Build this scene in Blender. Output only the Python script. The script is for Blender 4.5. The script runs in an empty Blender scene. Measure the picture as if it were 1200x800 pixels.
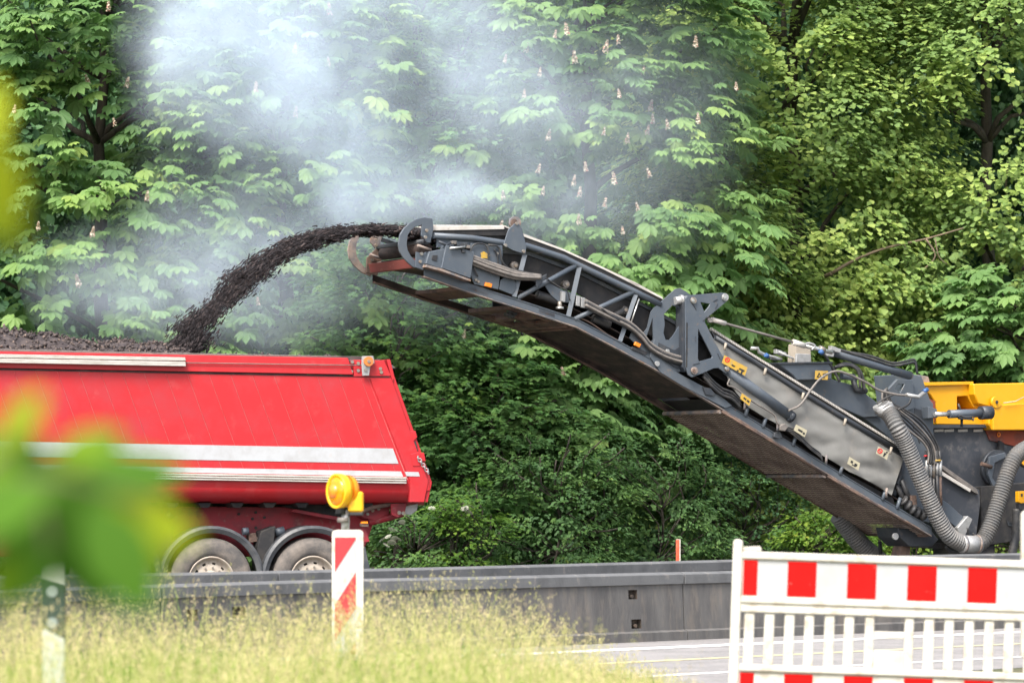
import bpy, bmesh, math, random
import numpy as np
from mathutils import Vector, Matrix
from mathutils.geometry import tessellate_polygon
from mathutils import noise as mnoise

SC = bpy.context.scene
COL = SC.collection
R = math.radians
random.seed(7)
rng = np.random.default_rng(11)

# ------------------------------------------------------------------ camera
F, HOR, CAMZ = 4232.0, 580.0, 1.6            # focal length and horizon in photo pixels, eye height
cam = bpy.data.cameras.new('camera')
cam_o = bpy.data.objects.new('camera', cam)
COL.objects.link(cam_o)
cam_o.location = (0, 0, CAMZ)
cam_o.rotation_euler = (R(90), 0, 0)
cam.sensor_width = 36
cam.lens = F * 36 / 1200
cam.shift_y = (HOR - 400) / 1200
cam.clip_start, cam.clip_end = 0.1, 3000
cam.dof.use_dof = True
cam.dof.focus_distance = 48.5
cam.dof.aperture_fstop = 3.2
SC.camera = cam_o

# ------------------------------------------------------------------ world, sun, exposure
SUN_EL, SUN_ROT = R(52), R(205)
w = bpy.data.worlds.new('World')
SC.world = w
w.use_nodes = True
nt = w.node_tree
bg = nt.nodes['Background']
sky = nt.nodes.new('ShaderNodeTexSky')
sky.sky_type = 'NISHITA'
sky.sun_disc = False
sky.sun_elevation, sky.sun_rotation = SUN_EL, SUN_ROT
sky.dust_density, sky.air_density, sky.ozone_density = 4.0, 1.0, 1.0
hs = nt.nodes.new('ShaderNodeHueSaturation')
hs.inputs['Saturation'].default_value = 0.55
nt.links.new(sky.outputs[0], hs.inputs['Color'])
nt.links.new(hs.outputs[0], bg.inputs['Color'])
bg.inputs['Strength'].default_value = 0.15
sun = bpy.data.lights.new('sun', 'SUN')
sun.energy = 2.2
sun.angle = R(20)
sun.color = (1.0, 0.95, 0.87)
sun_o = bpy.data.objects.new('sun', sun)
COL.objects.link(sun_o)
sd = Vector((math.sin(SUN_ROT) * math.cos(SUN_EL), math.cos(SUN_ROT) * math.cos(SUN_EL), math.sin(SUN_EL)))
sun_o.rotation_euler = (-sd).to_track_quat('-Z', 'Y').to_euler()
SC.view_settings.view_transform = 'Standard'
SC.view_settings.look = 'None'
SC.view_settings.exposure = 1.33
SC.view_settings.gamma = 1
SC.view_settings.use_curve_mapping = False
SC.cycles.use_denoising = True
SC.cycles.max_bounces = 8
SC.cycles.diffuse_bounces = 5
SC.cycles.glossy_bounces = 2
SC.cycles.transmission_bounces = 3
SC.cycles.volume_bounces = 3
SC.cycles.transparent_max_bounces = 6
SC.cycles.volume_max_steps = 96
SC.cycles.volume_step_rate = 1.5

# ------------------------------------------------------------------ materials
def mat(name, c, rough=0.6, metal=0.0, c2=None, nscale=3.0, lo=0.45, hi=0.7, detail=6, c3=None, n3=14.0, lo3=0.6, hi3=0.72,
        bump=0.0, bscale=40.0, trans=0.0, stretch=(1, 1, 1), attr=None, coat=0.0, spec=.5):
    m = bpy.data.materials.new(name)
    m.use_nodes = True
    t = m.node_tree
    N, L = t.nodes, t.links
    b = N['Principled BSDF']
    b.inputs['Roughness'].default_value = rough
    b.inputs['Metallic'].default_value = metal
    b.inputs['Specular IOR Level'].default_value = spec
    b.inputs['Coat Weight'].default_value = coat
    tc = N.new('ShaderNodeTexCoord')
    mp = N.new('ShaderNodeMapping')
    mp.inputs['Scale'].default_value = stretch
    L.new(tc.outputs['Object'], mp.inputs[0])
    col = None
    rgb = N.new('ShaderNodeRGB'); rgb.outputs[0].default_value = (*c, 1)
    col = rgb.outputs[0]
    def layer(col, cc, sc, lo_, hi_):
        n = N.new('ShaderNodeTexNoise'); n.inputs['Scale'].default_value = sc; n.inputs['Detail'].default_value = detail
        n.inputs['Roughness'].default_value = 0.65
        L.new(mp.outputs[0], n.inputs['Vector'])
        r = N.new('ShaderNodeMapRange'); r.inputs['From Min'].default_value = lo_; r.inputs['From Max'].default_value = hi_
        L.new(n.outputs['Fac'], r.inputs['Value'])
        x = N.new('ShaderNodeMix'); x.data_type = 'RGBA'
        L.new(r.outputs[0], x.inputs['Factor']); L.new(col, x.inputs['A']); x.inputs['B'].default_value = (*cc, 1)
        return x.outputs['Result']
    if attr:
        at = N.new('ShaderNodeAttribute'); at.attribute_name = 'rnd'
        rp = N.new('ShaderNodeValToRGB')
        el = rp.color_ramp.elements
        el[0].position = attr[0][0]; el[0].color = (*attr[0][1], 1)
        el[1].position = attr[-1][0]; el[1].color = (*attr[-1][1], 1)
        for p_, c_ in attr[1:-1]:
            e = el.new(p_); e.color = (*c_, 1)
        L.new(at.outputs['Fac'], rp.inputs[0])
        col = rp.outputs[0]
    if c2: col = layer(col, c2, nscale, lo, hi)
    if c3: col = layer(col, c3, n3, lo3, hi3)
    L.new(col, b.inputs['Base Color'])
    if bump:
        n = N.new('ShaderNodeTexNoise'); n.inputs['Scale'].default_value = bscale; n.inputs['Detail'].default_value = 5
        L.new(mp.outputs[0], n.inputs['Vector'])
        bp = N.new('ShaderNodeBump'); bp.inputs['Strength'].default_value = bump; bp.inputs['Distance'].default_value = 0.02
        L.new(n.outputs['Fac'], bp.inputs['Height']); L.new(bp.outputs[0], b.inputs['Normal'])
    if trans:
        tr = N.new('ShaderNodeBsdfTranslucent'); L.new(col, tr.inputs['Color'])
        mx = N.new('ShaderNodeMixShader'); mx.inputs[0].default_value = trans
        L.new(b.outputs[0], mx.inputs[1]); L.new(tr.outputs[0], mx.inputs[2])
        L.new(mx.outputs[0], N['Material Output'].inputs['Surface'])
    return m

M = {}
M['red'] = mat('red_paint', (.43, .010, .016), .5, c2=(.38, .025, .034), nscale=2.2, lo=.45, hi=.75, c3=(.42, .10, .095), n3=5, lo3=.58, hi3=1.2, coat=.15)
M['red_dusty'] = mat('dusty_red_joint', (.46, .15, .145), .8, c2=(.5, .06, .06), nscale=8)
M['red_frame'] = mat('red_chassis', (.26, .012, .022), .6, c2=(.10, .02, .025), nscale=3, c3=(.25, .17, .14), n3=8, lo3=.58, hi3=.85)
M['white_tape'] = mat('white_reflective', (.41, .42, .435), .5, c2=(.35, .35, .355), nscale=5, c3=(.42, .38, .36), n3=14, lo3=.62, hi3=.8)
M['alu'] = mat('weathered_aluminium', (.52, .50, .46), .5, .35, c2=(.34, .30, .25), nscale=9, stretch=(.5, .5, 6), c3=(.2, .17, .14), n3=20, lo3=.6, hi3=.75)
M['rubber'] = mat('dusty_tyre', (.075, .07, .068), .85, c2=(.20, .17, .145), nscale=4, lo=.38, hi=.68, bump=.25, bscale=30)
M['rim'] = mat('dusty_rim', (.42, .37, .31), .65, .1, c2=(.22, .17, .13), nscale=9, lo=.42, hi=.75, bump=.15)
M['fender'] = mat('black_fender', (.045, .05, .057), .5, c2=(.13, .13, .13), nscale=4, lo=.42, hi=.8)
M['dark'] = mat('dark_underframe', (.016, .016, .018), .8, c2=(.05, .045, .04), nscale=5)
M['steel'] = mat('slate_blue_steel', (.072, .088, .110), .45, .1, c2=(.105, .118, .132), nscale=2.5, lo=.42, hi=.75, c3=(.17, .13, .10), n3=11, lo3=.60, hi3=.80, bump=.05)
M['steel_dark'] = mat('dark_slate_steel', (.032, .038, .048), .5, .1, c2=(.06, .062, .066), nscale=3, c3=(.14, .11, .09), n3=7, lo3=.6, hi3=.85)
M['steel_dusty'] = mat('dusty_dark_plate', (.04, .045, .056), .55, .1, c2=(.17, .16, .155), nscale=1.6, lo=.5, hi=.82, c3=(.22, .2, .18), n3=5, lo3=.58, hi3=.85)
M['rust'] = mat('rusty_steel', (.10, .068, .056), .85, c2=(.19, .115, .08), nscale=6, lo=.42, hi=.72, c3=(.04, .03, .03), n3=4, lo3=.5, hi3=.7, bump=.3)
M['rust_dark'] = mat('dark_brown_steel', (.028, .019, .017), .85, c2=(.095, .062, .05), nscale=3, stretch=(1, 1, 2.5), lo=.42, hi=.75, c3=(.012, .01, .01), n3=4, lo3=.48, hi3=.7, bump=.3)
M['screen'] = mat('rusty_expanded_metal', (.30, .235, .195), .8, c2=(.14, .10, .085), nscale=2.2, lo=.42, hi=.66)
M['tie'] = mat('beige_strap', (.30, .26, .21), .8)
M['rust_edge'] = mat('rubbed_rusty_plate', (.26, .21, .18), .75, c2=(.18, .10, .06), nscale=12, c3=(.12, .12, .13), n3=5, lo3=.45, hi3=.6)
M['belt'] = mat('black_belt', (.013, .013, .015), .75, c2=(.035, .03, .028), nscale=5)
M['cover'] = mat('pale_top_cover', (.50, .475, .44), .6, c2=(.42, .37, .33), nscale=7, c3=(.3, .24, .2), n3=20, lo3=.6, hi3=.75)
M['tarp'] = mat('grey_tarpaulin', (.185, .182, .17), .6, c2=(.125, .122, .115), nscale=1.7, lo=.42, hi=.72, c3=(.25, .225, .195), n3=3.4, lo3=.55, hi3=.8, bump=.1, bscale=9)
M['hose_grey'] = mat('grey_ribbed_hose', (.115, .115, .115), .55, c2=(.17, .155, .14), nscale=6, lo=.42, hi=.75)
M['hose_black'] = mat('black_hydraulic_hose', (.022, .023, .026), .5, c2=(.07, .065, .06), nscale=7)
M['hose_dusty'] = mat('dusty_hydraulic_line', (.17, .15, .135), .6, c2=(.09, .085, .08), nscale=9)
M['chrome'] = mat('bright_steel', (.62, .62, .6), .3, .8, c2=(.4, .36, .3), nscale=15)
M['bolt'] = mat('zinc_bolt', (.25, .24, .22), .45, .5, c2=(.3, .2, .13), nscale=20)
M['yellow'] = mat('yellow_paint', (.64, .30, .003), .4, c2=(.68, .32, .01), nscale=2.2, c3=(.5, .3, .08), n3=9, lo3=.64, hi3=.9, coat=.2)
M['sticker'] = mat('warning_yellow', (.50, .30, .03), .6, c2=(.33, .25, .12), nscale=20)
M['sticker_pale'] = mat('faded_label', (.42, .38, .26), .6, c2=(.31, .28, .22), nscale=25)
M['ink'] = mat('black_ink', (.02, .02, .02), .7)
M['sign_red'] = mat('sign_red', (.55, .02, .025), .5)
M['orange'] = mat('orange_reflector', (.85, .22, .01), .35, coat=.4)
M['orange_wheel'] = mat('orange_roller', (.62, .17, .03), .5, c2=(.4, .15, .06), nscale=14)
M['blue'] = mat('blue_cap', (.03, .09, .24), .4)
M['heat_red'] = mat('hot_rusty_paint', (.26, .05, .022), .7, c2=(.06, .03, .03), nscale=3, c3=(.35, .17, .09), n3=6)
M['red_beam'] = mat('faded_red_steel', (.22, .05, .042), .65, c2=(.2, .05, .045), nscale=6, c3=(.35, .2, .17), n3=15)
M['concrete'] = mat('stained_concrete', (.115, .11, .106), .9, c2=(.07, .068, .068), nscale=1.5, stretch=(3.0, 3.0, .8), lo=.38, hi=.68, c3=(.17, .145, .122), n3=2.6, lo3=.50, hi3=.80, bump=.3, bscale=18)
M['concrete_top'] = mat('pale_concrete_band', (.12, .122, .125), .8, c2=(.075, .077, .08), nscale=2.4, stretch=(1, 1, .6), c3=(.21, .19, .175), n3=8, bump=.2)
M['pocket'] = mat('dark_pocket', (.03, .025, .022), .9, c2=(.1, .07, .05), nscale=10)
M['plastic_white'] = mat('dirty_white_plastic', (.56, .535, .48), .5, c2=(.46, .415, .345), nscale=5, lo=.45, hi=.75, c3=(.36, .28, .2), n3=10, lo3=.53, hi3=.78)
M['foil_white'] = mat('white_retroreflective', (.40, .405, .41), .45, c2=(.35, .35, .35), nscale=4, c3=(.36, .33, .3), n3=16, lo3=.62, hi3=.8)
M['foil_red'] = mat('red_retroreflective', (.60, .004, .003), .5, c2=(.50, .006, .005), nscale=5, c3=(.55, .2, .17), n3=14, lo3=.66, hi3=.71, spec=.15)
M['stake_red'] = mat('faded_orange_red', (.55, .07, .025), .6, c2=(.5, .16, .08), nscale=9)
M['foil_red_old'] = mat('faded_red_retroreflective', (.36, .022, .03), .55, c2=(.30, .03, .035), nscale=6, c3=(.4, .22, .2), n3=16, lo3=.64, hi3=.72)
M['lens'] = mat('amber_lens', (.86, .33, .003), .22, coat=.6, c2=(.85, .46, .01), nscale=20, trans=.35)
M['lampbox'] = mat('lamp_yellow', (.84, .46, .006), .4, c2=(.7, .36, .02), nscale=8)
M['black'] = mat('black_plastic', (.025, .025, .028), .55)
M['zinc'] = mat('galvanised_tube', (.36, .36, .36), .5, .4, c2=(.26, .26, .25), nscale=14)
M['post_white'] = mat('leaf_tinted_white', (.42, .45, .38), .6, c2=(.33, .36, .28), nscale=6)  # green in the white paints in the veil of blurred leaves
M['post_black'] = mat('leaf_tinted_black', (.016, .035, .022), .5)  # black tinted green for the blurred leaves in front
M['reflector'] = mat('round_reflector', (.26, .31, .28), .35, .3)
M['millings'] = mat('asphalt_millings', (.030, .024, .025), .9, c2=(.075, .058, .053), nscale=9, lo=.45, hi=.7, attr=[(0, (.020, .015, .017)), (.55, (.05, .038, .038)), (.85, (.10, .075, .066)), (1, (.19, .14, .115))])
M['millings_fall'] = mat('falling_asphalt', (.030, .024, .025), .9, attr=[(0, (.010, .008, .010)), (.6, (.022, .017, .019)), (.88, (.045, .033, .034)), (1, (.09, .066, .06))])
M['bark'] = mat('tree_bark', (.075, .062, .05), .95, c2=(.03, .027, .024), nscale=3, stretch=(3, 3, .7), bump=.5, bscale=9, c3=(.10, .10, .075), n3=4)
M['twig'] = mat('bare_twig', (.17, .125, .085), .9, c2=(.09, .07, .05), nscale=8)
def leafmat(name, stops, trans=.32, rough=.5):
    return mat(name, (0, 0, 0), rough, attr=stops, trans=trans, spec=.4)
M['chestnut'] = leafmat('chestnut_leaf', [(0, (.11, .21, .08)), (.35, (.155, .285, .095)), (.8, (.23, .37, .11)), (1, (.36, .47, .115))], .5, .6)
M['lime'] = leafmat('lime_leaf', [(0, (.16, .26, .095)), (.45, (.25, .37, .11)), (.75, (.36, .47, .125)), (1, (.52, .60, .18))], .5, .6)
M['maple'] = leafmat('maple_leaf', [(0, (.095, .20, .075)), (.5, (.145, .29, .088)), (.85, (.21, .36, .09)), (1, (.32, .45, .09))], .5, .6)
M['shrub'] = leafmat('shrub_leaf', [(0, (.08, .165, .068)), (.5, (.12, .235, .08)), (.9, (.18, .31, .085)), (1, (.28, .38, .085))], .48, .6)
M['bramble'] = leafmat('bramble_leaf', [(0, (.07, .16, .03)), (.5, (.14, .26, .04)), (.9, (.25, .36, .05)), (1, (.42, .38, .06))], .48, .6)
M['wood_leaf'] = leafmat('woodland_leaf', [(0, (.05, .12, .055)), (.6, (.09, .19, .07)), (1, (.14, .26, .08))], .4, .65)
M['fore_leaf'] = leafmat('foreground_leaf', [(0, (.02, .085, .001)), (.4, (.065, .165, .001)), (.7, (.125, .225, .002)), (1, (.27, .32, .003))], trans=.4, rough=.8)
M['grass'] = mat('meadow_grass', (0, 0, 0), .6, attr=[(0, (.09, .20, .025)), (.3, (.22, .32, .05)), (.6, (.42, .43, .14)), (.85, (.56, .49, .25)), (1, (.58, .46, .28))], trans=.3, spec=.2)
M['blossom'] = mat('chestnut_candle', (.72, .62, .52), .7, attr=[(0, (.60, .55, .44)), (.6, (.52, .40, .30)), (1, (.38, .17, .12))], trans=.25)
M['flower'] = mat('white_umbel', (.50, .50, .42), .7, trans=.25)
M['ground'] = mat('soil_and_grass', (.10, .085, .05), .95, c2=(.06, .09, .03), nscale=1.1, lo=.4, hi=.6, bump=.4, bscale=8)
M['sky_block'] = mat('sky_block_green', (.03, .06, .025), .95, c2=(.015, .03, .014), nscale=.9, c3=(.05, .09, .03), n3=3, bump=.5, bscale=4)  # dark green of the added slope that blocks the sky
M['verge'] = mat('dry_verge', (.26, .23, .10), .95, c2=(.16, .19, .05), nscale=2.5, lo=.4, hi=.6, bump=.4, bscale=20)
M['road'] = mat('pale_asphalt', (.235, .225, .222), .9, c2=(.17, .165, .162), nscale=1.2, lo=.4, hi=.65, c3=(.31, .28, .265), n3=18, lo3=.5, hi3=.7, bump=.25, bscale=90)
M['road_dark'] = mat('milled_asphalt_lane', (.07, .068, .066), .95, c2=(.12, .11, .10), nscale=2, bump=.4, bscale=40)
M['line'] = mat('road_line_white', (.76, .75, .72), .7, c2=(.55, .53, .5), nscale=6)
M['line_yellow'] = mat('road_line_yellow', (.6, .52, .27), .7, c2=(.4, .37, .28), nscale=6)

# ------------------------------------------------------------------ object helpers
def link_mesh(name, me, m=None, parent=None):
    o = bpy.data.objects.new(name, me)
    COL.objects.link(o)
    if m and not me.materials:
        me.materials.append(m)
    if parent is not None:
        o.parent = parent
    return o

def tag(o, label=None, cat=None, group=None, kind=None):
    if label: o['label'] = label
    if cat: o['category'] = cat
    if group: o['group'] = group
    if kind: o['kind'] = kind
    return o

def thing(name, loc, label, cat, group=None):
    o = bpy.data.objects.new(name, None)
    COL.objects.link(o)
    o.empty_display_size = .2
    o.location = loc
    return tag(o, label, cat, group)

def hub(name, parent, loc=(0, 0, 0)):        # an Empty part that holds sub-parts
    o = bpy.data.objects.new(name, None)
    COL.objects.link(o)
    o.parent = parent
    o.location = loc
    return o

def wloc(o):
    v = Vector((0, 0, 0))
    while o is not None:
        v = v + o.location
        o = o.parent
    return v

class MB:
    """collects shapes given in world coordinates; build() links them as one mesh object"""
    def __init__(self):
        self.v, self.f, self.smooth = [], [], []
    def add(self, vs, fs, smooth=False):
        b = len(self.v)
        self.v += [tuple(p) for p in vs]
        self.f += [tuple(b + i for i in f) for f in fs]
        self.smooth += [smooth] * len(fs)
        return self
    def box(self, a, b):
        (x0, y0, z0), (x1, y1, z1) = a, b
        vs = [(x0, y0, z0), (x1, y0, z0), (x1, y1, z0), (x0, y1, z0), (x0, y0, z1), (x1, y0, z1), (x1, y1, z1), (x0, y1, z1)]
        return self.add(vs, [(0, 3, 2, 1), (4, 5, 6, 7), (0, 1, 5, 4), (1, 2, 6, 5), (2, 3, 7, 6), (3, 0, 4, 7)])
    def hexa(self, q, d):                     # quad q (4 points) pushed along vector d
        d = Vector(d)
        vs = [Vector(p) for p in q] + [Vector(p) + d for p in q]
        return self.add(vs, [(3, 2, 1, 0), (4, 5, 6, 7), (0, 1, 5, 4), (1, 2, 6, 5), (2, 3, 7, 6), (3, 0, 4, 7)])
    def tube(self, pts, r, seg=10, cap=True, closed=False, flat=None):
        pts = [Vector(p) for p in pts]
        n = len(pts)
        rs = r if isinstance(r, (list, tuple, np.ndarray)) else [r] * n
        ts = []
        for i in range(n):
            a = pts[max(i - 1, 0)]; b = pts[min(i + 1, n - 1)]
            t = (b - a)
            ts.append(t.normalized() if t.length > 1e-9 else Vector((0, 0, 1)))
        up = Vector((0, 0, 1)) if abs(ts[0].z) < .9 else Vector((1, 0, 0))
        x = ts[0].cross(up).normalized()
        vs = []
        for i in range(n):
            x = (x - ts[i] * x.dot(ts[i])).normalized()
            y = ts[i].cross(x)
            for k in range(seg):
                a = 2 * math.pi * (k + .5) / seg
                vs.append(pts[i] + (x * math.cos(a) + y * math.sin(a)) * rs[i])
        fs = []
        for i in range(n - 1):
            for k in range(seg):
                k2 = (k + 1) % seg
                fs.append((i * seg + k, i * seg + k2, (i + 1) * seg + k2, (i + 1) * seg + k))
        self.add(vs, fs, seg > 5)
        if cap:
            self.add(vs[:seg], [tuple(reversed(range(seg)))])
            self.add(vs[-seg:], [tuple(range(seg))])
        return self
    def disc(self, c, axis, r, depth, seg=16):
        c = Vector(c); axis = Vector(axis).normalized()
        return self.tube([c, c + axis * depth], r, seg)
    def prism(self, loops, front, back):
        """loops: list of 2-D loops (first outer, others holes); front/back map (x,y)->world"""
        flat = [p for l in loops for p in l]
        tris = tessellate_polygon([[Vector((p[0], p[1], 0)) for p in l] for l in loops])
        n = len(flat)
        vs = [front(*p) for p in flat] + [back(*p) for p in flat]
        fs = []
        for t in tris:
            fs.append(tuple(t)); fs.append(tuple(n + i for i in reversed(t)))
        b = 0
        for l in loops:
            m = len(l)
            for i in range(m):
                j = (i + 1) % m
                fs.append((b + i, b + j, n + b + j, n + b + i))
            b += m
        return self.add(vs, fs)
    def build(self, name, m, parent=None, bevel=0.0, kind=None, label=None):
        off = wloc(parent) if parent is not None else Vector((0, 0, 0))
        me = bpy.data.meshes.new(name)
        me.from_pydata([(p[0] - off.x, p[1] - off.y, p[2] - off.z) for p in self.v], [], self.f)
        me.polygons.foreach_set('use_smooth', self.smooth)
        bm = bmesh.new(); bm.from_mesh(me)
        bmesh.ops.remove_doubles(bm, verts=bm.verts, dist=1e-5)
        bmesh.ops.recalc_face_normals(bm, faces=bm.faces)
        if bevel:
            es = [e for e in bm.edges if len(e.link_faces) == 2 and e.calc_face_angle(0) > .6]
            try:
                bmesh.ops.bevel(bm, geom=es, offset=bevel, segments=1, profile=.5, affect='EDGES', clamp_overlap=True)
            except Exception:
                pass
        bm.to_mesh(me); bm.free()
        o = link_mesh(name, me, m, parent)
        if kind: o['kind'] = kind
        if label: o['label'] = label
        return o

def np_mesh(name, V, quads, m, parent=None, rnd=None):
    me = bpy.data.meshes.new(name)
    V = np.ascontiguousarray(V, dtype=np.float32)
    if parent is not None:
        V = V - np.array(wloc(parent), dtype=np.float32)
    nq, k = quads.shape
    me.vertices.add(len(V)); me.vertices.foreach_set('co', V.ravel())
    me.loops.add(nq * k); me.loops.foreach_set('vertex_index', quads.ravel().astype(np.int32))
    me.polygons.add(nq); me.polygons.foreach_set('loop_start', np.arange(0, nq * k, k, dtype=np.int32))
    if rnd is not None:
        a = me.attributes.new('rnd', 'FLOAT', 'POINT')
        a.data.foreach_set('value', np.ascontiguousarray(rnd, dtype=np.float32))
    me.update(calc_edges=True)
    return link_mesh(name, me, m, parent)

def nrm(a):
    return a / np.maximum(np.linalg.norm(a, axis=-1, keepdims=True), 1e-9)

def scatter(proto_v, proto_f, pos, fwd, up, scale, rnd):
    """copies of a small shape: its +Y goes along fwd, +Z near up"""
    f = nrm(fwd); r = nrm(np.cross(f, up)); u = np.cross(r, f)
    Rm = np.stack([r, f, u], axis=-1)                      # N,3,3
    V = np.einsum('nij,kj->nki', Rm, proto_v) * np.asarray(scale)[:, None, None] + pos[:, None, :]
    k = len(proto_v)
    Q = proto_f[None] + (np.arange(len(pos)) * k)[:, None, None]
    return V.reshape(-1, 3), Q.reshape(-1, proto_f.shape[1]), np.repeat(rnd, k)

class Plane:
    """a vertical plane in the place; pt() finds where the sight line through a photo pixel meets it"""
    def __init__(self, px, Y, yaw):
        self.O = Vector(((px - 600) / F * Y, Y, 0))
        c, s = math.cos(R(yaw)), math.sin(R(yaw))
        self.u = Vector((c, s, 0)); self.n = Vector((-s, c, 0))
    def pt(self, px, py, off=0.0):
        d = Vector(((px - 600) / F, 1, (HOR - py) / F))
        t = (self.O.dot(self.n) + off) / d.dot(self.n)
        return Vector((0, 0, CAMZ)) + d * t
    def s(self, px=600):                                   # pixels per metre there
        return F / self.pt(px, HOR).y

def plate(pl, loops, off, th, name, m, parent, bevel=0.0, label=None, kind=None):
    if not isinstance(loops[0][0], (tuple, list)): loops = [loops]
    mb = MB().prism(loops, lambda x, y: pl.pt(x, y, off), lambda x, y: pl.pt(x, y, off) + pl.n * th)
    return mb.build(name, m, parent, bevel, kind, label)

def smooth_path(pts, n=8):
    pts = [Vector(p) for p in pts]
    P = [pts[0] * 2 - pts[1]] + pts + [pts[-1] * 2 - pts[-2]]
    out = []
    for i in range(1, len(P) - 2):
        a, b, c, d = P[i - 1], P[i], P[i + 1], P[i + 2]
        for k in range(n):
            t = k / n
            out.append(.5 * ((2 * b) + (c - a) * t + (2 * a - 5 * b + 4 * c - d) * t * t + (3 * b - a - 3 * c + d) * t ** 3))
    out.append(pts[-1])
    return out

def resample(pts, step):
    L = [0]
    for a, b in zip(pts, pts[1:]): L.append(L[-1] + (b - a).length)
    n = max(2, int(L[-1] / step) + 1)
    out, j = [], 0
    for i in range(n):
        t = L[-1] * i / (n - 1)
        while j < len(L) - 2 and L[j + 1] < t: j += 1
        q = (t - L[j]) / max(L[j + 1] - L[j], 1e-9)
        out.append(pts[j].lerp(pts[j + 1], min(max(q, 0), 1)))
    return out

def lerp(a, b, t): return a + (b - a) * t
def interp(x, xs, ys): return float(np.interp(x, xs, ys))

# ------------------------------------------------------------------ the setting: ground, roads
NWALL = [(-400, 31.0 - 3.2), (21, 32.4), (300, 35.3), (430, 36.6), (600, 37.8), (860, 40.4), (1250, 44.0)]     # near wall line: pixel, distance
FWALL = [(-400, 33.5), (180, 36.8), (300, 37.8), (430, 39.0), (600, 40.9), (860, 44.6), (1250, 50.6)]
def wall_xy(tab, px):
    Y = interp(px, [p for p, _ in tab], [q for _, q in tab])
    return Vector(((px - 600) / F * Y, Y, 0))

def sheet(name, pts, z, m, kind='structure'):
    me = bpy.data.meshes.new(name)
    me.from_pydata([(x, y, z) for x, y in pts], [], [tuple(range(len(pts)))])
    o = link_mesh(name, me, m)
    o['kind'] = kind
    return o
sheet('ground', [(-200, -60), (200, -60), (200, 200), (-200, 200)], 0, M['ground'])
du = Vector((math.cos(R(45)), math.sin(R(45)), 0)); dn = Vector((-du.y, du.x, 0))
def strip(name, base, n0, n1, z, m, l0=-60, l1=60):
    b = Vector((*base, 0))
    q = [b + du * l0 + dn * n0, b + du * l1 + dn * n0, b + du * l1 + dn * n1, b + du * l0 + dn * n1]
    return sheet(name, [(p.x, p.y) for p in q], z, m)
strip('road', (1.7, 30.6), -.1, 9.3, .004, M['road'])
strip('road_line', (1.7, 30.6), 1.15, 1.32, .008, M['line'])
strip('edge_line', (1.7, 30.6), 5.0, 5.35, .008, M['line'])
strip('yellow_line', (1.7, 30.6), 3.1, 3.25, .008, M['line_yellow'])
sheet('milled_lane', [(-40, 36.5), (-6, 38), (1, 42.5), (9, 51), (60, 70), (60, 74), (9, 58), (-4, 52.2), (-40, 48)], .004, M['road_dark'])

# added slope behind the trees, there to shut out sky and backlight
hx, hy = np.meshgrid(np.linspace(-160, 160, 120), np.linspace(69, 190, 60))
hz = np.clip((hy - 71) * 1.15, -.02, 24 + (hy - 95) * .03) + np.where(hy > 72, .8 * np.sin(hx * .4 + hy * .3) + .5 * np.sin(hx * 1.1), 0)
hV = np.stack([hx, hy, hz], -1).reshape(-1, 3)
hi_ = np.arange(119)[None, :] + (np.arange(59) * 120)[:, None]
sky_block = np_mesh('sky_block_slope', hV, np.stack([hi_, hi_ + 1, hi_ + 121, hi_ + 120], -1).reshape(-1, 4), M['sky_block'])
sky_block['kind'] = 'structure'
# verge: a low bank of meadow on the camera's side of the road
def verge_d(x, y):                                         # metres back from the road edge
    return np.minimum(-((x - .9) * dn.x + (y - 31) * dn.y), 2.85 - .052 * y - x)
def verge_z(x, y):
    d = np.clip(verge_d(x, y) / 3.0, 0, 1)
    return .26 * d * d * (3 - 2 * d) + .04 * np.sin(x * 1.3 + y * .7) * d
gx, gy = np.meshgrid(np.linspace(-14, 2.4, 60), np.linspace(0, 32, 90))
gz = np.where(verge_d(gx, gy) > 0, verge_z(gx, gy) + .012, -.05)
V = np.stack([gx, gy, gz], -1).reshape(-1, 3)
ii = np.arange(59)[None, :] + (np.arange(89) * 60)[:, None]
Q = np.stack([ii, ii + 1, ii + 61, ii + 60], -1).reshape(-1, 4)
vg = np_mesh('verge', V, Q, M['verge']); vg['kind'] = 'structure'

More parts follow.
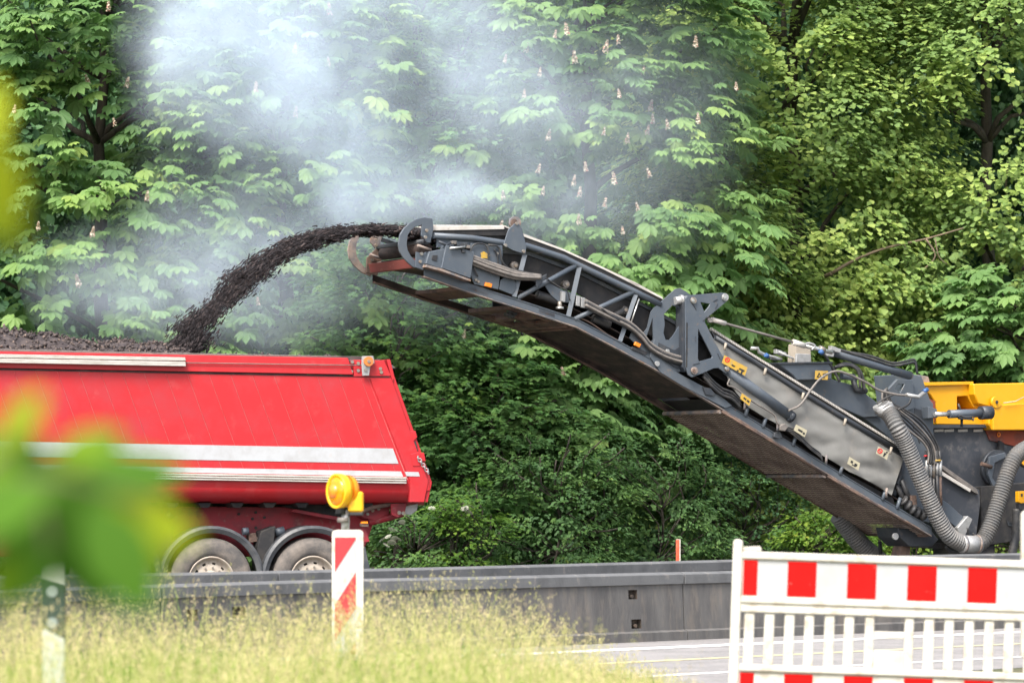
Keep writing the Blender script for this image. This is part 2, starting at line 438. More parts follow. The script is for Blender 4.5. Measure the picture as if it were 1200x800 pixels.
# ------------------------------------------------------------------ concrete barrier walls
def jersey(tab, pa, pb, H, label, pockets, n=8, th=.26):
    a = wall_xy(tab, pa)
    root = thing('concrete_barrier', a, label, 'concrete barrier', 'concrete barriers between the lanes')
    pxs = np.linspace(pa, pb, n + 1)
    # joints: butted with a 12 mm gap
    pts = [wall_xy(tab, p) for p in pxs]
    d0 = (pts[1] - pts[0]).normalized(); d1 = (pts[-1] - pts[-2]).normalized()
    pts[0] = pts[0] + d0 * .008; pts[-1] = pts[-1] - d1 * .008
    prof = [(.00, 0), (.0, .10), (.05, .12), (.075, H - .13)]
    band = [(.050, H - .128), (.046, H - .022), (.11, H), (th - .02, H), (th + .005, H - .03), (th, H - .128)]
    rear = [(th - .02, H - .13), (th + .02, .12), (th + .07, .10), (th + .07, 0)]
    def sweep(prof, closed):
        vs, fs = [], []
        k = len(prof)
        for i, p in enumerate(pts):
            t = (pts[min(i + 1, n)] - pts[max(i - 1, 0)]).normalized()
            nn = Vector((-t.y, t.x, 0))
            for (o, z) in prof: vs.append(p + nn * o + Vector((0, 0, z)))
        for i in range(n):
            for j in range(k if closed else k - 1):
                j2 = (j + 1) % k
                fs.append((i * k + j, i * k + j2, (i + 1) * k + j2, (i + 1) * k + j))
        if closed:
            fs.append(tuple(range(k))); fs.append(tuple(n * k + j for j in reversed(range(k))))
        return vs, fs
    mb = MB()
    # body: front face is made with recessed pockets
    vs, fs = sweep(prof + rear, True)
    k = len(prof) + len(rear)
    cut = []
    for (px, zc, wd, hg) in pockets:
        i = min(max(int((px - pa) / (pb - pa) * n), 0), n - 1)
        cut.append((i, px, zc, wd, hg))
    keep = []
    for q, f in enumerate(fs[:-2]):
        i, j = divmod(q, k)
        if j == 2 and any(c[0] == i for c in cut): continue
        keep.append(f)
    mb.add(vs, keep + fs[-2:])
    for i in sorted(set(c[0] for c in cut)):
        A0, B0 = Vector(vs[i * k + 2]), Vector(vs[i * k + 3]); A1, B1 = Vector(vs[(i + 1) * k + 2]), Vector(vs[(i + 1) * k + 3])
        def at(s, t, A0=A0, B0=B0, A1=A1, B1=B1): return A0.lerp(A1, s).lerp(B0.lerp(B1, s), t)
        nn = (A1 - A0).cross(B0 - A0).normalized()
        if nn.y < 0: nn = -nn
        Ln = (A1 - A0).length; Hn = (B0 - A0).length
        holes = []
        for c in cut:
            if c[0] != i: continue
            s = ((c[1] - pa) / (pb - pa)) * n - i; t = (c[2] - .12) / (H - .25)
            ws, hs_ = c[3] / Ln / 2, c[4] / Hn / 2
            s = min(max(s, ws + .03), 1 - ws - .03)
            holes.append([(s - ws, t - hs_), (s + ws, t - hs_), (s + ws, t + hs_), (s - ws, t + hs_)])
        loops = [[(0, 0), (1, 0), (1, 1), (0, 1)]] + holes
        flat = [p for l in loops for p in l]
        tris = tessellate_polygon([[Vector((x, y, 0)) for x, y in l] for l in loops])
        mb.add([at(*p) for p in flat], [tuple(t) for t in tris])
        for h in holes:
            pk = MB(); q = [at(*p) for p in h]; q2 = [p + nn * .06 for p in q]
            pk.add(q + q2, [(0, 1, 5, 4), (1, 2, 6, 5), (2, 3, 7, 6), (3, 0, 4, 7), (4, 5, 6, 7)])
            c_ = (q2[0] + q2[2]) / 2
            pk.tube([c_ - nn * .055 + Vector((0, 0, -.02)), c_ + Vector((0, 0, -.02))], .022, 8)
            pk.build('lifting_pocket', M['pocket'], root)
    mb.build('wall_body', M['concrete'], root)
    vs, fs = sweep(band, True)
    MB().add(vs, fs).build('top_band', M['concrete_top'], root, .004)
    return root
HN, HF = .75, .80
jersey(NWALL, -380, 195, HN, 'near concrete barrier section behind the slim black-and-white roadside post', [(80, .45, .22, .09)])
jersey(NWALL, 195, 806, HN, 'long near concrete barrier section running behind the red-and-white beacon with lamp', [(231, .45, .16, .11), (286, .46, .2, .11), (747, .52, .14, .10), (750, .2, .16, .1)])
jersey(NWALL, 806, 1420, HN, 'near concrete barrier section seen through the white plastic fence', [(917, .38, .2, .16), (1078, .48, .16, .1)])
jersey(FWALL, -380, 330, HF, 'rear concrete barrier section in front of the middle and front trailer wheels', [(40, .6, .2, .06), (215, .6, .2, .05)])
jersey(FWALL, 330, 960, HF, 'rear concrete barrier section in front of the shrubs, by the small orange-red stake', [(540, .61, .2, .05), (690, .61, .2, .05), (840, .61, .2, .05)])
jersey(FWALL, 960, 1420, HF, 'rear concrete barrier section directly in front of the milling machine', [(1100, .6, .2, .05)])

# ------------------------------------------------------------------ red tipping trailer
T = Plane(248, 46, 17)
tr = thing('dump_trailer', (T.pt(248, 727).x, T.pt(248, 727).y, 0), 'red tipping semi-trailer with white stripes heaped with dark millings', 'dump trailer')
XL = -330                                                   # front end, out of frame
def ty(yr, slope, x): return yr + slope * (x - 500)          # a body line falls gently to the rear
def rear_x(y): return interp(y, [420, 441, 565, 588], [453, 458, 502, 497])
TW = 2.5
rows = [(592, .010, .62), (591, .010, .40), (588, .011, .20), (583, .012, .08), (575, .014, .02), (566, .016, 0), (441.5, .019, 0)]
def row_pts(row, mirror=False):
    y, sl, d = row
    xr = rear_x(y)
    off = (TW - d) if mirror else d
    a = T.pt(XL, ty(y, sl, XL), d); b = T.pt(xr, ty(y, sl, xr), d)
    if mirror: a, b = a + T.n * (TW - 2 * d), b + T.n * (TW - 2 * d)
    return a, b
mb = MB()
ring = [row_pts(r, True) for r in reversed(rows)] + [row_pts(r) for r in rows]
vs = [p for ab in ring for p in ab]
fs = [(2 * i, 2 * i + 1, 2 * i + 3, 2 * i + 2) for i in range(len(ring) - 1)]
k = len(ring)
fs.append(tuple(2 * i for i in range(k)))
mb.add(vs, fs, False)
tub = mb.build('tub', M['red'], tr)
for p in tub.data.polygons:
    p.use_smooth = len(p.vertices) == 4
# floor of the load space, inside
a0, a1 = T.pt(XL, 470, .06), T.pt(470, 470, .06)
# top rim beam, near and far, and front
def rim_beam(d0, d1, name):
    q = [T.pt(XL, ty(421, .019, XL), d0), T.pt(408, ty(421, .019, 408), d0), T.pt(414, ty(440.5, .019, 414), d0), T.pt(XL, ty(440.5, .019, XL), d0)]
    return q
q = rim_beam(-.035, 0, '')
MB().hexa(q, T.n * .16).build('top_rim', M['red'], tr, .006)
MB().hexa([p + T.n * (TW - .10) for p in q], T.n * .14).build('top_rim', M['red'], tr, .006)
# dark strip that paints the shade in the joint under the rim
MB().hexa([T.pt(XL, ty(441.2, .019, XL), -.012), T.pt(456, ty(441.2, .019, 456), -.012), T.pt(456, ty(442.8, .019, 456), -.012), T.pt(XL, ty(442.8, .019, XL), -.012)], T.n * .01).build('painted_joint_shade', M['dark'], tr)
# rear head of the rim with bolts
plate(T, [(414.5, 421.5), (450, 422), (458.5, 440.5), (414.5, 441)], -.02, .20, 'rim_end_plate', M['red'], tr, .005)
plate(T, [(414.5, 421.5), (450, 422), (458.5, 440.5), (414.5, 441)], TW - .15, .16, 'rim_end_plate', M['red'], tr, .005)
for (bx, by) in [(420, 425.5), (420, 434), (446, 432), (447, 436), (413, 424), (412, 435)]:
    MB().disc(T.pt(bx, by, -.034), T.n, .022, .02, 10).build('bolt', M['bolt'], tr)
# side panels, leaning back with the rear edge
SL = .375
x = XL - 60
i = 0
while x < 470:
    x2 = x + 25.4
    def xa(xx, y): return xx + (y - 443) * SL
    def cl(xx, y): return min(xx, 431 + (y - 443) * .393)
    y0 = lambda xx: ty(443.6, .019, xx)
    y1 = lambda xx: ty(562, .0165, xx)
    g = .24
    pa_, pb_ = x + g, x2 - g
    top = [(pa_, y0(pa_)), (cl(pb_, 443), y0(pb_))]
    bl, br = xa(pa_, 560), cl(xa(pb_, 560), 560)
    if top[1][0] - top[0][0] > 3 and br > XL + 4:
        lt = max(top[0][0], XL); lb = max(bl, XL)
        plate(T, [(lt, y0(lt)), top[1], (br, y1(br)), (lb, y1(lb))], -.007, .006, 'side_panel', M['red'], tr, .0015)
    x = x2
# pale dust in the joints (backing sheet just proud of the tub)
plate(T, [(XL, ty(443.6, .019, XL)), (431, ty(443.6, .019, 431)), (478, ty(562, .0165, 478)), (XL, ty(562, .0165, XL))], -.0008, .0005, 'joint_backing', M['red_dusty'], tr)
# rear corner post
plate(T, [(433.5, 443), (458.5, 443.2), (502, 564), (497, 588), (480, 588), (480.5, 563)], -.012, .10, 'corner_post', M['red'], tr, .004)
# stripes
def stripe(yt, yb, xl, xrt, xrb, name='white_stripe', off=-.012):
    n = 6
    t = [(lerp(xl, xrt, k / n), ty(yt, .0185, lerp(xl, xrt, k / n))) for k in range(n + 1)]
    b = [(lerp(xl, xrb, k / n), ty(yb, .0185, lerp(xl, xrb, k / n))) for k in range(n, -1, -1)]
    plate(T, t + b, off, .004, name, M['white_tape'], tr)
stripe(526, 543.6, XL + 5, 460.5, 467)
stripe(552.6, 558.6, XL + 5, 470, 472.5)
plate(T, [(474.5, 552.4), (490.5, 552.8), (492, 558), (476.5, 557.5)], -.0165, .003, 'white_stripe', M['white_tape'], tr)
# lower rub rails
for (yt, yb, o) in [(559.2, 561.4, -.05), (562.2, 564.2, -.06), (565.0, 566.8, -.055)]:
    MB().hexa([T.pt(XL, ty(yt, .017, XL), o), T.pt(476.5, ty(yt, .017, 476.5), o), T.pt(476.5, ty(yb, .017, 476.5), o), T.pt(XL, ty(yb, .017, XL), o)], T.n * .05).build('rub_rail', M['alu'], tr, .004)
# tarp beam on the rim, front part
q = [(XL, 409.2), (217, 418.6), (218, 422.6), (XL, 413.2)]
MB().hexa([T.pt(*p, -.10) for p in q], T.n * .06).build('tarp_beam', M['alu'], tr, .004)
q = [(XL, 414.0), (217.5, 423.6), (218, 429.0), (XL, 418.8)]
MB().hexa([T.pt(*p, -.12) for p in q], T.n * .08).build('tarp_beam', M['alu'], tr, .004)
# tarp cables
for (ya, yb, o, r) in [(406.5, 418.2, .02, .007), (408, 419.3, .06, .009), (409.5, 420.4, .0, .006)]:
    pts = [T.pt(lerp(XL, 428, k / 10), lerp(ya - 5, yb, k / 10) + .8 * math.sin(k * math.pi / 10), o) for k in range(11)]
    MB().tube(pts, r, 6).build('tarp_cable', M['hose_dusty'], tr)
MB().tube([T.pt(lerp(80, 430, k / 8), lerp(423.0, 428, k / 8), -.055) for k in range(9)], .006, 6).build('tarp_cable', M['hose_dusty'], tr)
# roller bracket on the rear corner
hb = hub('roller_bracket', tr)
plate(T, [(424.5, 417), (437.5, 417), (439, 425), (434, 429), (432.5, 440), (425, 440), (424, 428)], -.075, .03, 'bracket_plate', M['zinc'], hb, .003)
MB().disc(T.pt(432.3, 423.2, -.115), T.n, .062, .04, 20).build('roller', M['orange_wheel'], hb)
MB().disc(T.pt(432.3, 423.2, -.128), T.n, .022, .02, 10).build('axle_nut', M['bolt'], hb)
MB().disc(T.pt(428.5, 433.2, -.09), T.n, .022, .02, 10).build('axle_nut', M['bolt'], hb)
# tailgate, its hinges and catch
def gate_pt(x, y, o): return T.pt(x, y, o)
mb = MB()
gp = [(453, 421), (458, 441), (502, 565), (497, 588)]
ring = [T.pt(x_, y_, .02) for x_, y_ in gp]
mb.add([p for p in ring] + [p + T.u * .05 for p in ring] + [p + T.n * (TW - .04) for p in ring] + [p + T.n * (TW - .04) + T.u * .05 for p in ring],
       [(i, i + 1, i + 5, i + 4) for i in range(3)] + [(8 + i, 12 + i, 13 + i, 9 + i) for i in range(3)] + [(4 + i, 5 + i, 13 + i, 12 + i) for i in range(3)] + [(i, 8 + i, 9 + i, i + 1) for i in range(3)] + [(0, 4, 12, 8), (3, 11, 15, 7)])
mb.build('tailgate', M['red'], tr, .004)
plate(T, [(457, 440), (461.5, 443), (460, 450), (458, 449)], 0, .12, 'gate_lug', M['red'], tr, .003)
plate(T, [(478.5, 505), (487, 504.5), (489, 512), (483, 518), (480.5, 513)], -.01, .14, 'gate_lug', M['red'], tr, .003)
plate(T, [(483, 517.5), (487.5, 517), (490, 528), (486, 530), (483.5, 524)], 0, .05, 'hinge_arm', M['dark'], tr, .002)
plate(T, [(484.5, 519), (489, 519), (491, 530), (487, 531), (485, 527)], .05, .1, 'gate_lug', M['red'], tr, .003)
plate(T, [(481, 532), (491, 529.5), (495, 541), (492, 546), (484, 546)], -.02, .12, 'catch_plate', M['red'], tr, .004)
plate(T, [(491, 531), (497, 530), (499, 540), (494.5, 540)], 0, .06, 'catch_plate', M['red'], tr, .003)
ch = MB()
for k in range(7):
    c = T.pt(490 + k * 2.0, 536 + k * 2.9, -.04)
    ch.tube([c + Vector((.022 * math.cos(a), 0, .022 * math.sin(a))) if k % 2 else c + Vector((.006 * math.cos(a), .022 * math.cos(a), .022 * math.sin(a))) for a in np.linspace(0, 2 * math.pi, 9)], .007, 5, cap=False)
ch.build('catch_chain', M['zinc'], tr)
plate(T, [(495, 552), (501.5, 560), (504, 574), (499.5, 575)], .0, .12, 'gate_skirt', M['red'], tr, .003)
# belly underside hardware at the rear
plate(T, [(458, 590), (477, 589), (474, 602), (466, 606), (459, 603)], .25, .06, 'tow_bracket', M['red_frame'], tr, .004)
plate(T, [(470, 594), (482, 591.5), (490, 590), (488.5, 598), (481, 603), (474, 602)], .30, .05, 'tow_hook', M['zinc'], tr, .004)
for c in [(468, 600.5), (473, 601)]:
    MB().disc(T.pt(*c, .235), T.n, .026, .02, 12).build('bolt', M['bolt'], tr)
MB().tube([T.pt(432, 612, .5), T.pt(455, 606, .5), T.pt(472, 601, .4)], .05, 10).build('rear_stay', M['red_frame'], tr)
MB().tube([T.pt(420, 600, .3), T.pt(438, 594, .3), T.pt(470, 588.5, .3)], .03, 8).build('rear_stay', M['rust'], tr)
plate(T, [(423, 596), (440, 590), (458, 590), (456, 602), (440, 610), (424, 606)], .45, .3, 'hinge_block', M['red_frame'], tr, .01)
for c in [(431, 602), (437, 598), (444, 596)]:
    MB().disc(T.pt(*c, .43), T.n, .02, .02, 10).build('bolt', M['bolt'], tr)
# chassis
plate(T, [(XL, 591), (395, 594), (424, 606), (440, 606), (428, 640), (390, 652), (XL, 652)], .72, .10, 'chassis_rail', M['red_frame'], tr, .006)
plate(T, [(XL, 594), (395, 597), (424, 606), (428, 630), (390, 652), (XL, 652)], TW - .82, .10, 'chassis_rail', M['red_frame'], tr, .006)
for cx in range(-300, 430, 38):                              # tub cross bearers
    plate(T, [(cx, 589), (cx + 16, 589), (cx + 12, 594.5), (cx + 4, 594.5)], .32, TW - .66, 'cross_bearer', M['dark'], tr)
for cx, cy in [(178, 600), (184, 602), (190, 600), (296, 607.5), (300, 600), (192, 618), (300, 618), (310, 606), (185, 594), (280, 602)]:
    MB().disc(T.pt(cx, cy, .70), T.n, .018, .03, 8).build('rivet', M['dark'], tr)
plate(T, [(345, 596), (400, 606), (398, 610), (340, 599)], .5, .08, 'tipping_beam', M['red_frame'], tr, .004)
plate(T, [(330, 593), (365, 589), (400, 596), (405, 606), (390, 604)], .62, .06, 'tipping_beam', M['dark'], tr)
MB().tube([T.pt(300, 632, .40), T.pt(314, 629, .40), T.pt(331, 622, .40)], .035, 10).build('brake_cylinder', M['hose_dusty'], tr)
MB().tube([T.pt(322, 624, .38), T.pt(333, 621, .38)], .055, 12).build('brake_cylinder', M['steel'], tr)
MB().tube([T.pt(284, 622.5, .36), T.pt(291, 622, .36)], .05, 12).build('brake_cylinder', M['steel'], tr)
plate(T, [(291, 625), (300, 624), (302, 634), (292, 636)], .36, .15, 'valve_block', M['rust'], tr, .005)
MB().tube([T.pt(195, 606, .4), T.pt(201, 602, .4)], .06, 12).build('air_valve', M['hose_black'], tr)
# tail lamp with amber light, mud flap
plate(T, [(423.5, 613), (432, 613), (432, 617), (424, 617)], .05, .1, 'marker_bracket', M['rust'], tr, .003)
plate(T, [(425, 610.8), (431, 610.8), (431.5, 613.2), (424.5, 613.2)], .04, .1, 'marker_lamp', M['orange'], tr, .003)
plate(T, [(424, 618), (428, 618), (433, 634), (426, 635)], .10, .02, 'flap_stay', M['red_frame'], tr)
plate(T, [(417, 640), (428, 640), (434, 668), (417, 670)], .15, .5, 'mud_flap', M['fender'], tr, .004)
# wheels: thing > wheel > tyre, rim, hub, nut
def lathe(mb, c, ax, prof, seg=48, skip=None):
    ax = Vector(ax).normalized(); x = ax.cross(Vector((0, 0, 1))).normalized(); z = Vector((0, 0, 1))
    vs, fs = [], []
    for (r, t) in prof:
        for k in range(seg):
            a = 2 * math.pi * k / seg
            vs.append(c + (x * math.cos(a) + z * math.sin(a)) * r + ax * t)
    for i in range(len(prof) - 1):
        for k in range(seg):
            if skip and skip(i, k): continue
            k2 = (k + 1) % seg
            fs.append((i * seg + k, i * seg + k2, (i + 1) * seg + k2, (i + 1) * seg + k))
    mb.add(vs, fs, True)
RW = .535
wc0 = T.pt(248, 679, .16)
def build_wheel():
    w_ = hub('wheel', tr, wc0 - wloc(tr))
    t_ = MB()
    lathe(t_, wc0, T.n, [(.295, .03), (.31, .0), (.35, -.014), (.40, -.020), (.45, -.018), (.485, -.004), (.505, .012), (.528, .022), (.535, .05),
                         (.535, .1), (.522, .103), (.522, .113), (.535, .116), (.535, .18), (.522, .183), (.522, .193), (.535, .196), (.535, .26), (.522, .263), (.522, .273), (.535, .276), (.535, .34), (.5, .38), (.3, .38)])
    t_.build('tyre', M['rubber'], w_)
    r_ = MB()
    lathe(r_, wc0, T.n, [(.297, .02), (.302, .004), (.288, .0), (.278, .012), (.268, .075), (.235, .085), (.222, .078), (.196, .06), (.16, .05), (.12, .05)], 60, lambda i, k: i == 6 and k % 6 < 2)
    r_.build('rim', M['rim'], w_)
    d_ = MB(); lathe(d_, wc0, T.n, [(.275, .14), (.01, .13)], 24); d_.build('brake_drum', M['dark'], w_)
    h_ = MB(); lathe(h_, wc0, T.n, [(.122, .055), (.12, .0), (.10, -.02), (.04, -.026), (.001, -.026)], 24); h_.build('hub_cap', M['rim'], w_)
    n_ = MB()
    for k in range(10):
        a = 2 * math.pi * (k + .25) / 10
        x_ = T.n.cross(Vector((0, 0, 1))).normalized()
        n_.disc(wc0 + (x_ * math.cos(a) + Vector((0, 0, 1)) * math.sin(a)) * .155 + T.n * .052, -T.n, .014, .03, 6)
    n_.build('wheel_nut', M['bolt'], w_)
    return w_
def build_fender():
    f_ = MB()
    seg = 30
    x_ = T.u; z_ = Vector((0, 0, 1))
    prof = [(.60, .03), (.60, -.02), (.655, -.05), (.69, -.02), (.69, .40), (.665, .40), (.665, .03)]
    vs = []
    for k in range(seg + 1):
        a = lerp(-.12, math.pi + .12, k / seg)
        for (r, t) in prof:
            vs.append(wc0 + (x_ * math.cos(a) + z_ * math.sin(a)) * r + T.n * t)
    p_ = len(prof)
    fs = [(k * p_ + j, k * p_ + (j + 1) % p_, (k + 1) * p_ + (j + 1) % p_, (k + 1) * p_ + j) for k in range(seg) for j in range(p_)]
    f_.add(vs, fs, False)
    return f_.build('fender', M['fender'], tr)
wheel0, fender0 = build_wheel(), build_fender()
for cx in (129, 367):
    d = T.pt(cx, 679, .16) - wc0
    d.z = 0
    c_ = wheel0.copy(); COL.objects.link(c_); c_.location = wheel0.location + d
    for ch_ in wheel0.children:
        e = ch_.copy(); COL.objects.link(e); e.parent = c_
    e = fender0.copy(); COL.objects.link(e); e.location = fender0.location + d
for cx in (129, 248, 367):
    c_ = T.pt(cx, 679, .3)
    MB().tube([c_, c_ + T.n * (TW - .6)], .07, 10).build('axle', M['dark'], tr)
    e = None
# splash guards between fenders
for cx in (190, 309):
    plate(T, [(cx - 7, 640), (cx - 3, 622), (cx + 14, 616), (cx + 12, 640), (cx + 6, 668), (cx - 8, 668)], .25, .3, 'splash_guard', M['dark'], tr, .01)

# load in the trailer
heap_px = [(XL, 380), (-120, 384), (0, 389), (32, 392), (60, 394), (87, 399), (107, 404), (130, 402), (150, 401), (165, 407), (185, 404), (207, 412), (230, 420), (440, 425)]
na, nd = 150, 34
V = np.zeros((na * nd, 3)); hr = np.zeros(na * nd)
for i in range(na):
    px = lerp(XL + 8, 440, i / (na - 1))
    top = interp(px, [p for p, _ in heap_px], [q for _, q in heap_px])
    c = T.pt(px, top, TW / 2)
    rimz = T.pt(px, ty(424, .019, px), .1).z
    for j in range(nd):
        f = j / (nd - 1)
        p = c + T.n * (f - .5) * (TW - .12)
        h = rimz - .10 + (c.z - rimz + .10) * max(0, 1 - abs(2 * f - 1) ** 2.2)
        h += .05 * mnoise.noise(p * 3.1) + .035 * mnoise.noise(p * 9)
        V[i * nd + j] = (p.x, p.y, h)
ii = np.arange(nd - 1)[None, :] + (np.arange(na - 1) * nd)[:, None]
Q = np.stack([ii, ii + 1, ii + nd + 1, ii + nd], -1).reshape(-1, 4)
hp = np_mesh('millings_heap', V, Q, M['millings'], None, rng.random(na * nd) * .5)
tag(hp, 'loose heap of dark asphalt millings in the red trailer', 'millings', None, 'stuff')
chunk_v = np.array([(-.5, -.6, -.3), (.5, -.5, -.4), (.6, .5, -.3), (-.4, .6, -.4), (-.4, -.4, .35), (.35, -.5, .45), (.4, .45, .3), (-.5, .4, .4)]) * 1.0
chunk_f = np.array([(0, 3, 2, 1), (4, 5, 6, 7), (0, 1, 5, 4), (1, 2, 6, 5), (2, 3, 7, 6), (3, 0, 4, 7)])
n = 9000
idx = rng.integers(0, na - 1, n) * nd + rng.integers(2, nd - 2, n)
pos = V[idx] + rng.normal(0, .02, (n, 3)) + np.array((0, 0, .008))
Vc, Qc, rc = scatter(chunk_v, chunk_f, pos, rng.normal(0, 1, (n, 3)), rng.normal(0, 1, (n, 3)), .015 + .035 * rng.random(n) ** 3, rng.random(n))
hc = np_mesh('millings_lumps', Vc, Qc, M['millings'], None, rc)
tag(hc, 'coarse loose lumps lying on the heap of dark millings', 'millings', None, 'stuff')

# ------------------------------------------------------------------ milling machine with its loading conveyor
C = Plane(490, 47.9, 30)
CW = 1.46
base = C.pt(1130, 640, .8)
mm = thing('milling_machine', (base.x, base.y, 0), 'slate-grey road milling machine with raised loading conveyor and yellow hood', 'milling machine')
def ctube(pts, off, r, name, m, seg=10, parent=mm, smooth=0):
    P = []
    for p in pts:
        o = p[2] if len(p) > 2 else off
        P.append(C.pt(p[0], p[1], o))
    if smooth: P = smooth_path(P, smooth)
    return MB().tube(P, r, seg).build(name, m, parent)
def cplate(loops, off, th, name, m, bevel=.004, parent=mm, label=None):
    return plate(C, loops, off, th, name, m, parent, bevel, label)
def bolt(x, y, off, r=.022, m='bolt', name='bolt', d=.025):
    return MB().disc(C.pt(x, y, off), -C.n, r, d, 12).build(name, M[m], mm)

RAIL = [(497, 315), (559, 336.5), (620, 356), (676, 374.5), (720, 397.5), (765, 422), (840, 466.5), (905, 506), (970, 546), (1040, 588), (1092, 619)]
def rail_y(x): return interp(x, [p for p, _ in RAIL], [q for _, q in RAIL])
def rail_strip(off, th, dy0, dy1, name, m, x0=497, x1=1092, parent=mm, bevel=.003):
    xs = [x0] + [p for p, _ in RAIL if x0 < p < x1] + [x1]
    loop = [(x_, rail_y(x_) + dy0) for x_ in xs] + [(x_, rail_y(x_) + dy1) for x_ in reversed(xs)]
    return cplate(loop, off, th, name, m, bevel, parent)
# near lower rail: a channel (web, two flanges)
rail_strip(0, .012, 0, 8, 'lower_rail', M['steel'])
rail_strip(-.012, .07, -1.3, -.05, 'rail_flange', M['steel'])
rail_strip(-.018, .075, 8.05, 9.6, 'rail_flange', M['rust_edge'])
# far side: same rail across the belt (built at its own depth)
def far_strip(dz0, dz1, th, name, m, x0, x1, dx=0.0, inset=0.0):
    xs = [x0] + [p for p, _ in RAIL if x0 < p < x1] + [x1]
    up = [C.pt(x_, rail_y(x_)) + C.n * (CW - inset) + Vector((0, 0, dz0)) for x_ in xs]
    dn_ = [C.pt(x_, rail_y(x_)) + C.n * (CW - inset) + Vector((0, 0, dz1)) for x_ in xs]
    mb = MB()
    for i in range(len(xs) - 1):
        mb.hexa([up[i], up[i + 1], dn_[i + 1], dn_[i]], C.n * th)
    return mb.build(name, m, mm)
far_strip(.0, -.10, .012, 'far_rail', M['rust_dark'], 497, 1092)
far_strip(-.10, -.115, .07, 'far_rail_flange', M['rust'], 497, 1092, inset=.06)
far_strip(.55, .50, .05, 'far_top_tube', M['steel_dark'], 505, 790)
far_strip(.75, .02, .012, 'far_side_sheet', M['steel_dark'], 640, 1060)
# carrying belt and return belt
def belt_strip(dz, th, m, name, x0, x1, w0, w1):
    xs = [x0] + [p for p, _ in RAIL if x0 < p < x1] + [x1]
    mb = MB()
    for i in range(len(xs) - 1):
        a, b = C.pt(xs[i], rail_y(xs[i])), C.pt(xs[i + 1], rail_y(xs[i + 1]))
        q = [a + C.n * w0, b + C.n * w0, b + C.n * w1, a + C.n * w1]
        mb.hexa([p + Vector((0, 0, dz)) for p in q], (0, 0, th))
    return mb.build(name, m, mm)
belt_strip(.36, .02, M['belt'], 'carrying_belt', 500, 1060, .16, CW - .25)
belt_strip(.15, .02, M['rust_dark'], 'return_belt', 512, 1060, .10, CW - .34)
# inner side beam behind the truss
xs = [520, 560, 620, 676, 720, 765, 840, 905, 970, 1055]
up = [(x_, rail_y(x_) - interp(x_, [520, 620, 676, 840, 1055], [34, 58, 56, 60, 62])) for x_ in xs]
lo = [(x_, rail_y(x_) - interp(x_, [520, 620, 676, 840, 1055], [20, 34, 31, 25, 25])) for x_ in reversed(xs)]
cplate(up + lo, .14, .03, 'inner_beam', M['belt'], .002)
cplate([(x_, y_ - 3) for x_, y_ in up] + [(x_, y_ + 1.5) for x_, y_ in reversed(up)], .11, .03, 'inner_beam_flange', M['steel_dark'], .002)
# pan below the belt (dark brown underside) and cross members
belt_strip(-.045, .012, M['rust_dark'], 'belly_pan', 682, 830, .02, CW - .03)
for (x0, x1) in [(548, 572), (632, 650)]:
    belt_strip(-.07, .05, M['rust'], 'cross_member', x0, x1, .0, CW)
# ladder-like tray under the middle
for (x0, x1, w0, w1) in [(604, 664, .1, .2), (604, 664, .62, .72), (604, 664, 1.2, 1.3), (604, 614, .2, 1.2), (632, 640, .2, 1.2), (654, 664, .2, 1.2)]:
    belt_strip(-.12, .05, M['rust'], 'tray_bar', x0, x1, w0, w1)
for k, x_ in enumerate((668, 676)):
    a = C.pt(x_, rail_y(x_), 0) + Vector((0, 0, -.1))
    MB().tube([a + C.n * .08, a + C.n * (CW - .05)], .035, 10).build('tray_roller', M['rust'], mm)
# carrying rollers seen through the truss
for x_, y_ in [(604, 311), (664, 333), (733, 363)]:
    c_ = C.pt(x_, y_, .06)
    rb = MB().tube([c_, c_ + C.n * .04, c_ + C.n * .04, c_ + C.n * .5], [.05, .062, .05, .05], 14)
    rb.build('roller', M['hose_dusty'], mm)
    MB().disc(c_, -C.n, .025, .02, 8).build('bolt', M['bolt'], mm)
for x_, y_, x2, y2 in [(629, 345, 652, 352), (694, 373, 714, 381), (715, 372, 733, 362)]:
    pts = resample([C.pt(x_, y_, .1), C.pt(x2, y2, .1)], .012)
    MB().tube(pts, [.062 if k % 2 else .05 for k in range(len(pts))], 12).build('spring_bellows', M['hose_black'], mm)
# truss: top tube, posts, diagonals
TOP = [(508, 276), (552, 279), (590, 284.5), (617, 288), (660, 302), (676, 310), (710, 326), (742, 341), (774, 357)]
ctube(TOP, .02, .042, 'top_tube', M['steel'], 12)
for a, b, r in [((615, 299), (602.5, 348), .045), ((679, 313), (666, 371), .045), ((745, 346), (726.5, 400), .042)]:
    ctube([a, b], .02, r, 'truss_post', M['steel'], 4)
for a, b in [((606, 349.5), (674, 311.5)), ((673, 374), (741, 342.5))]:
    ctube([a, b], .015, .034, 'truss_diagonal', M['steel'], 10)
ctube([(749, 350), (738.5, 381)], -.05, .010, 'grab_handle', M['chrome'], 6)
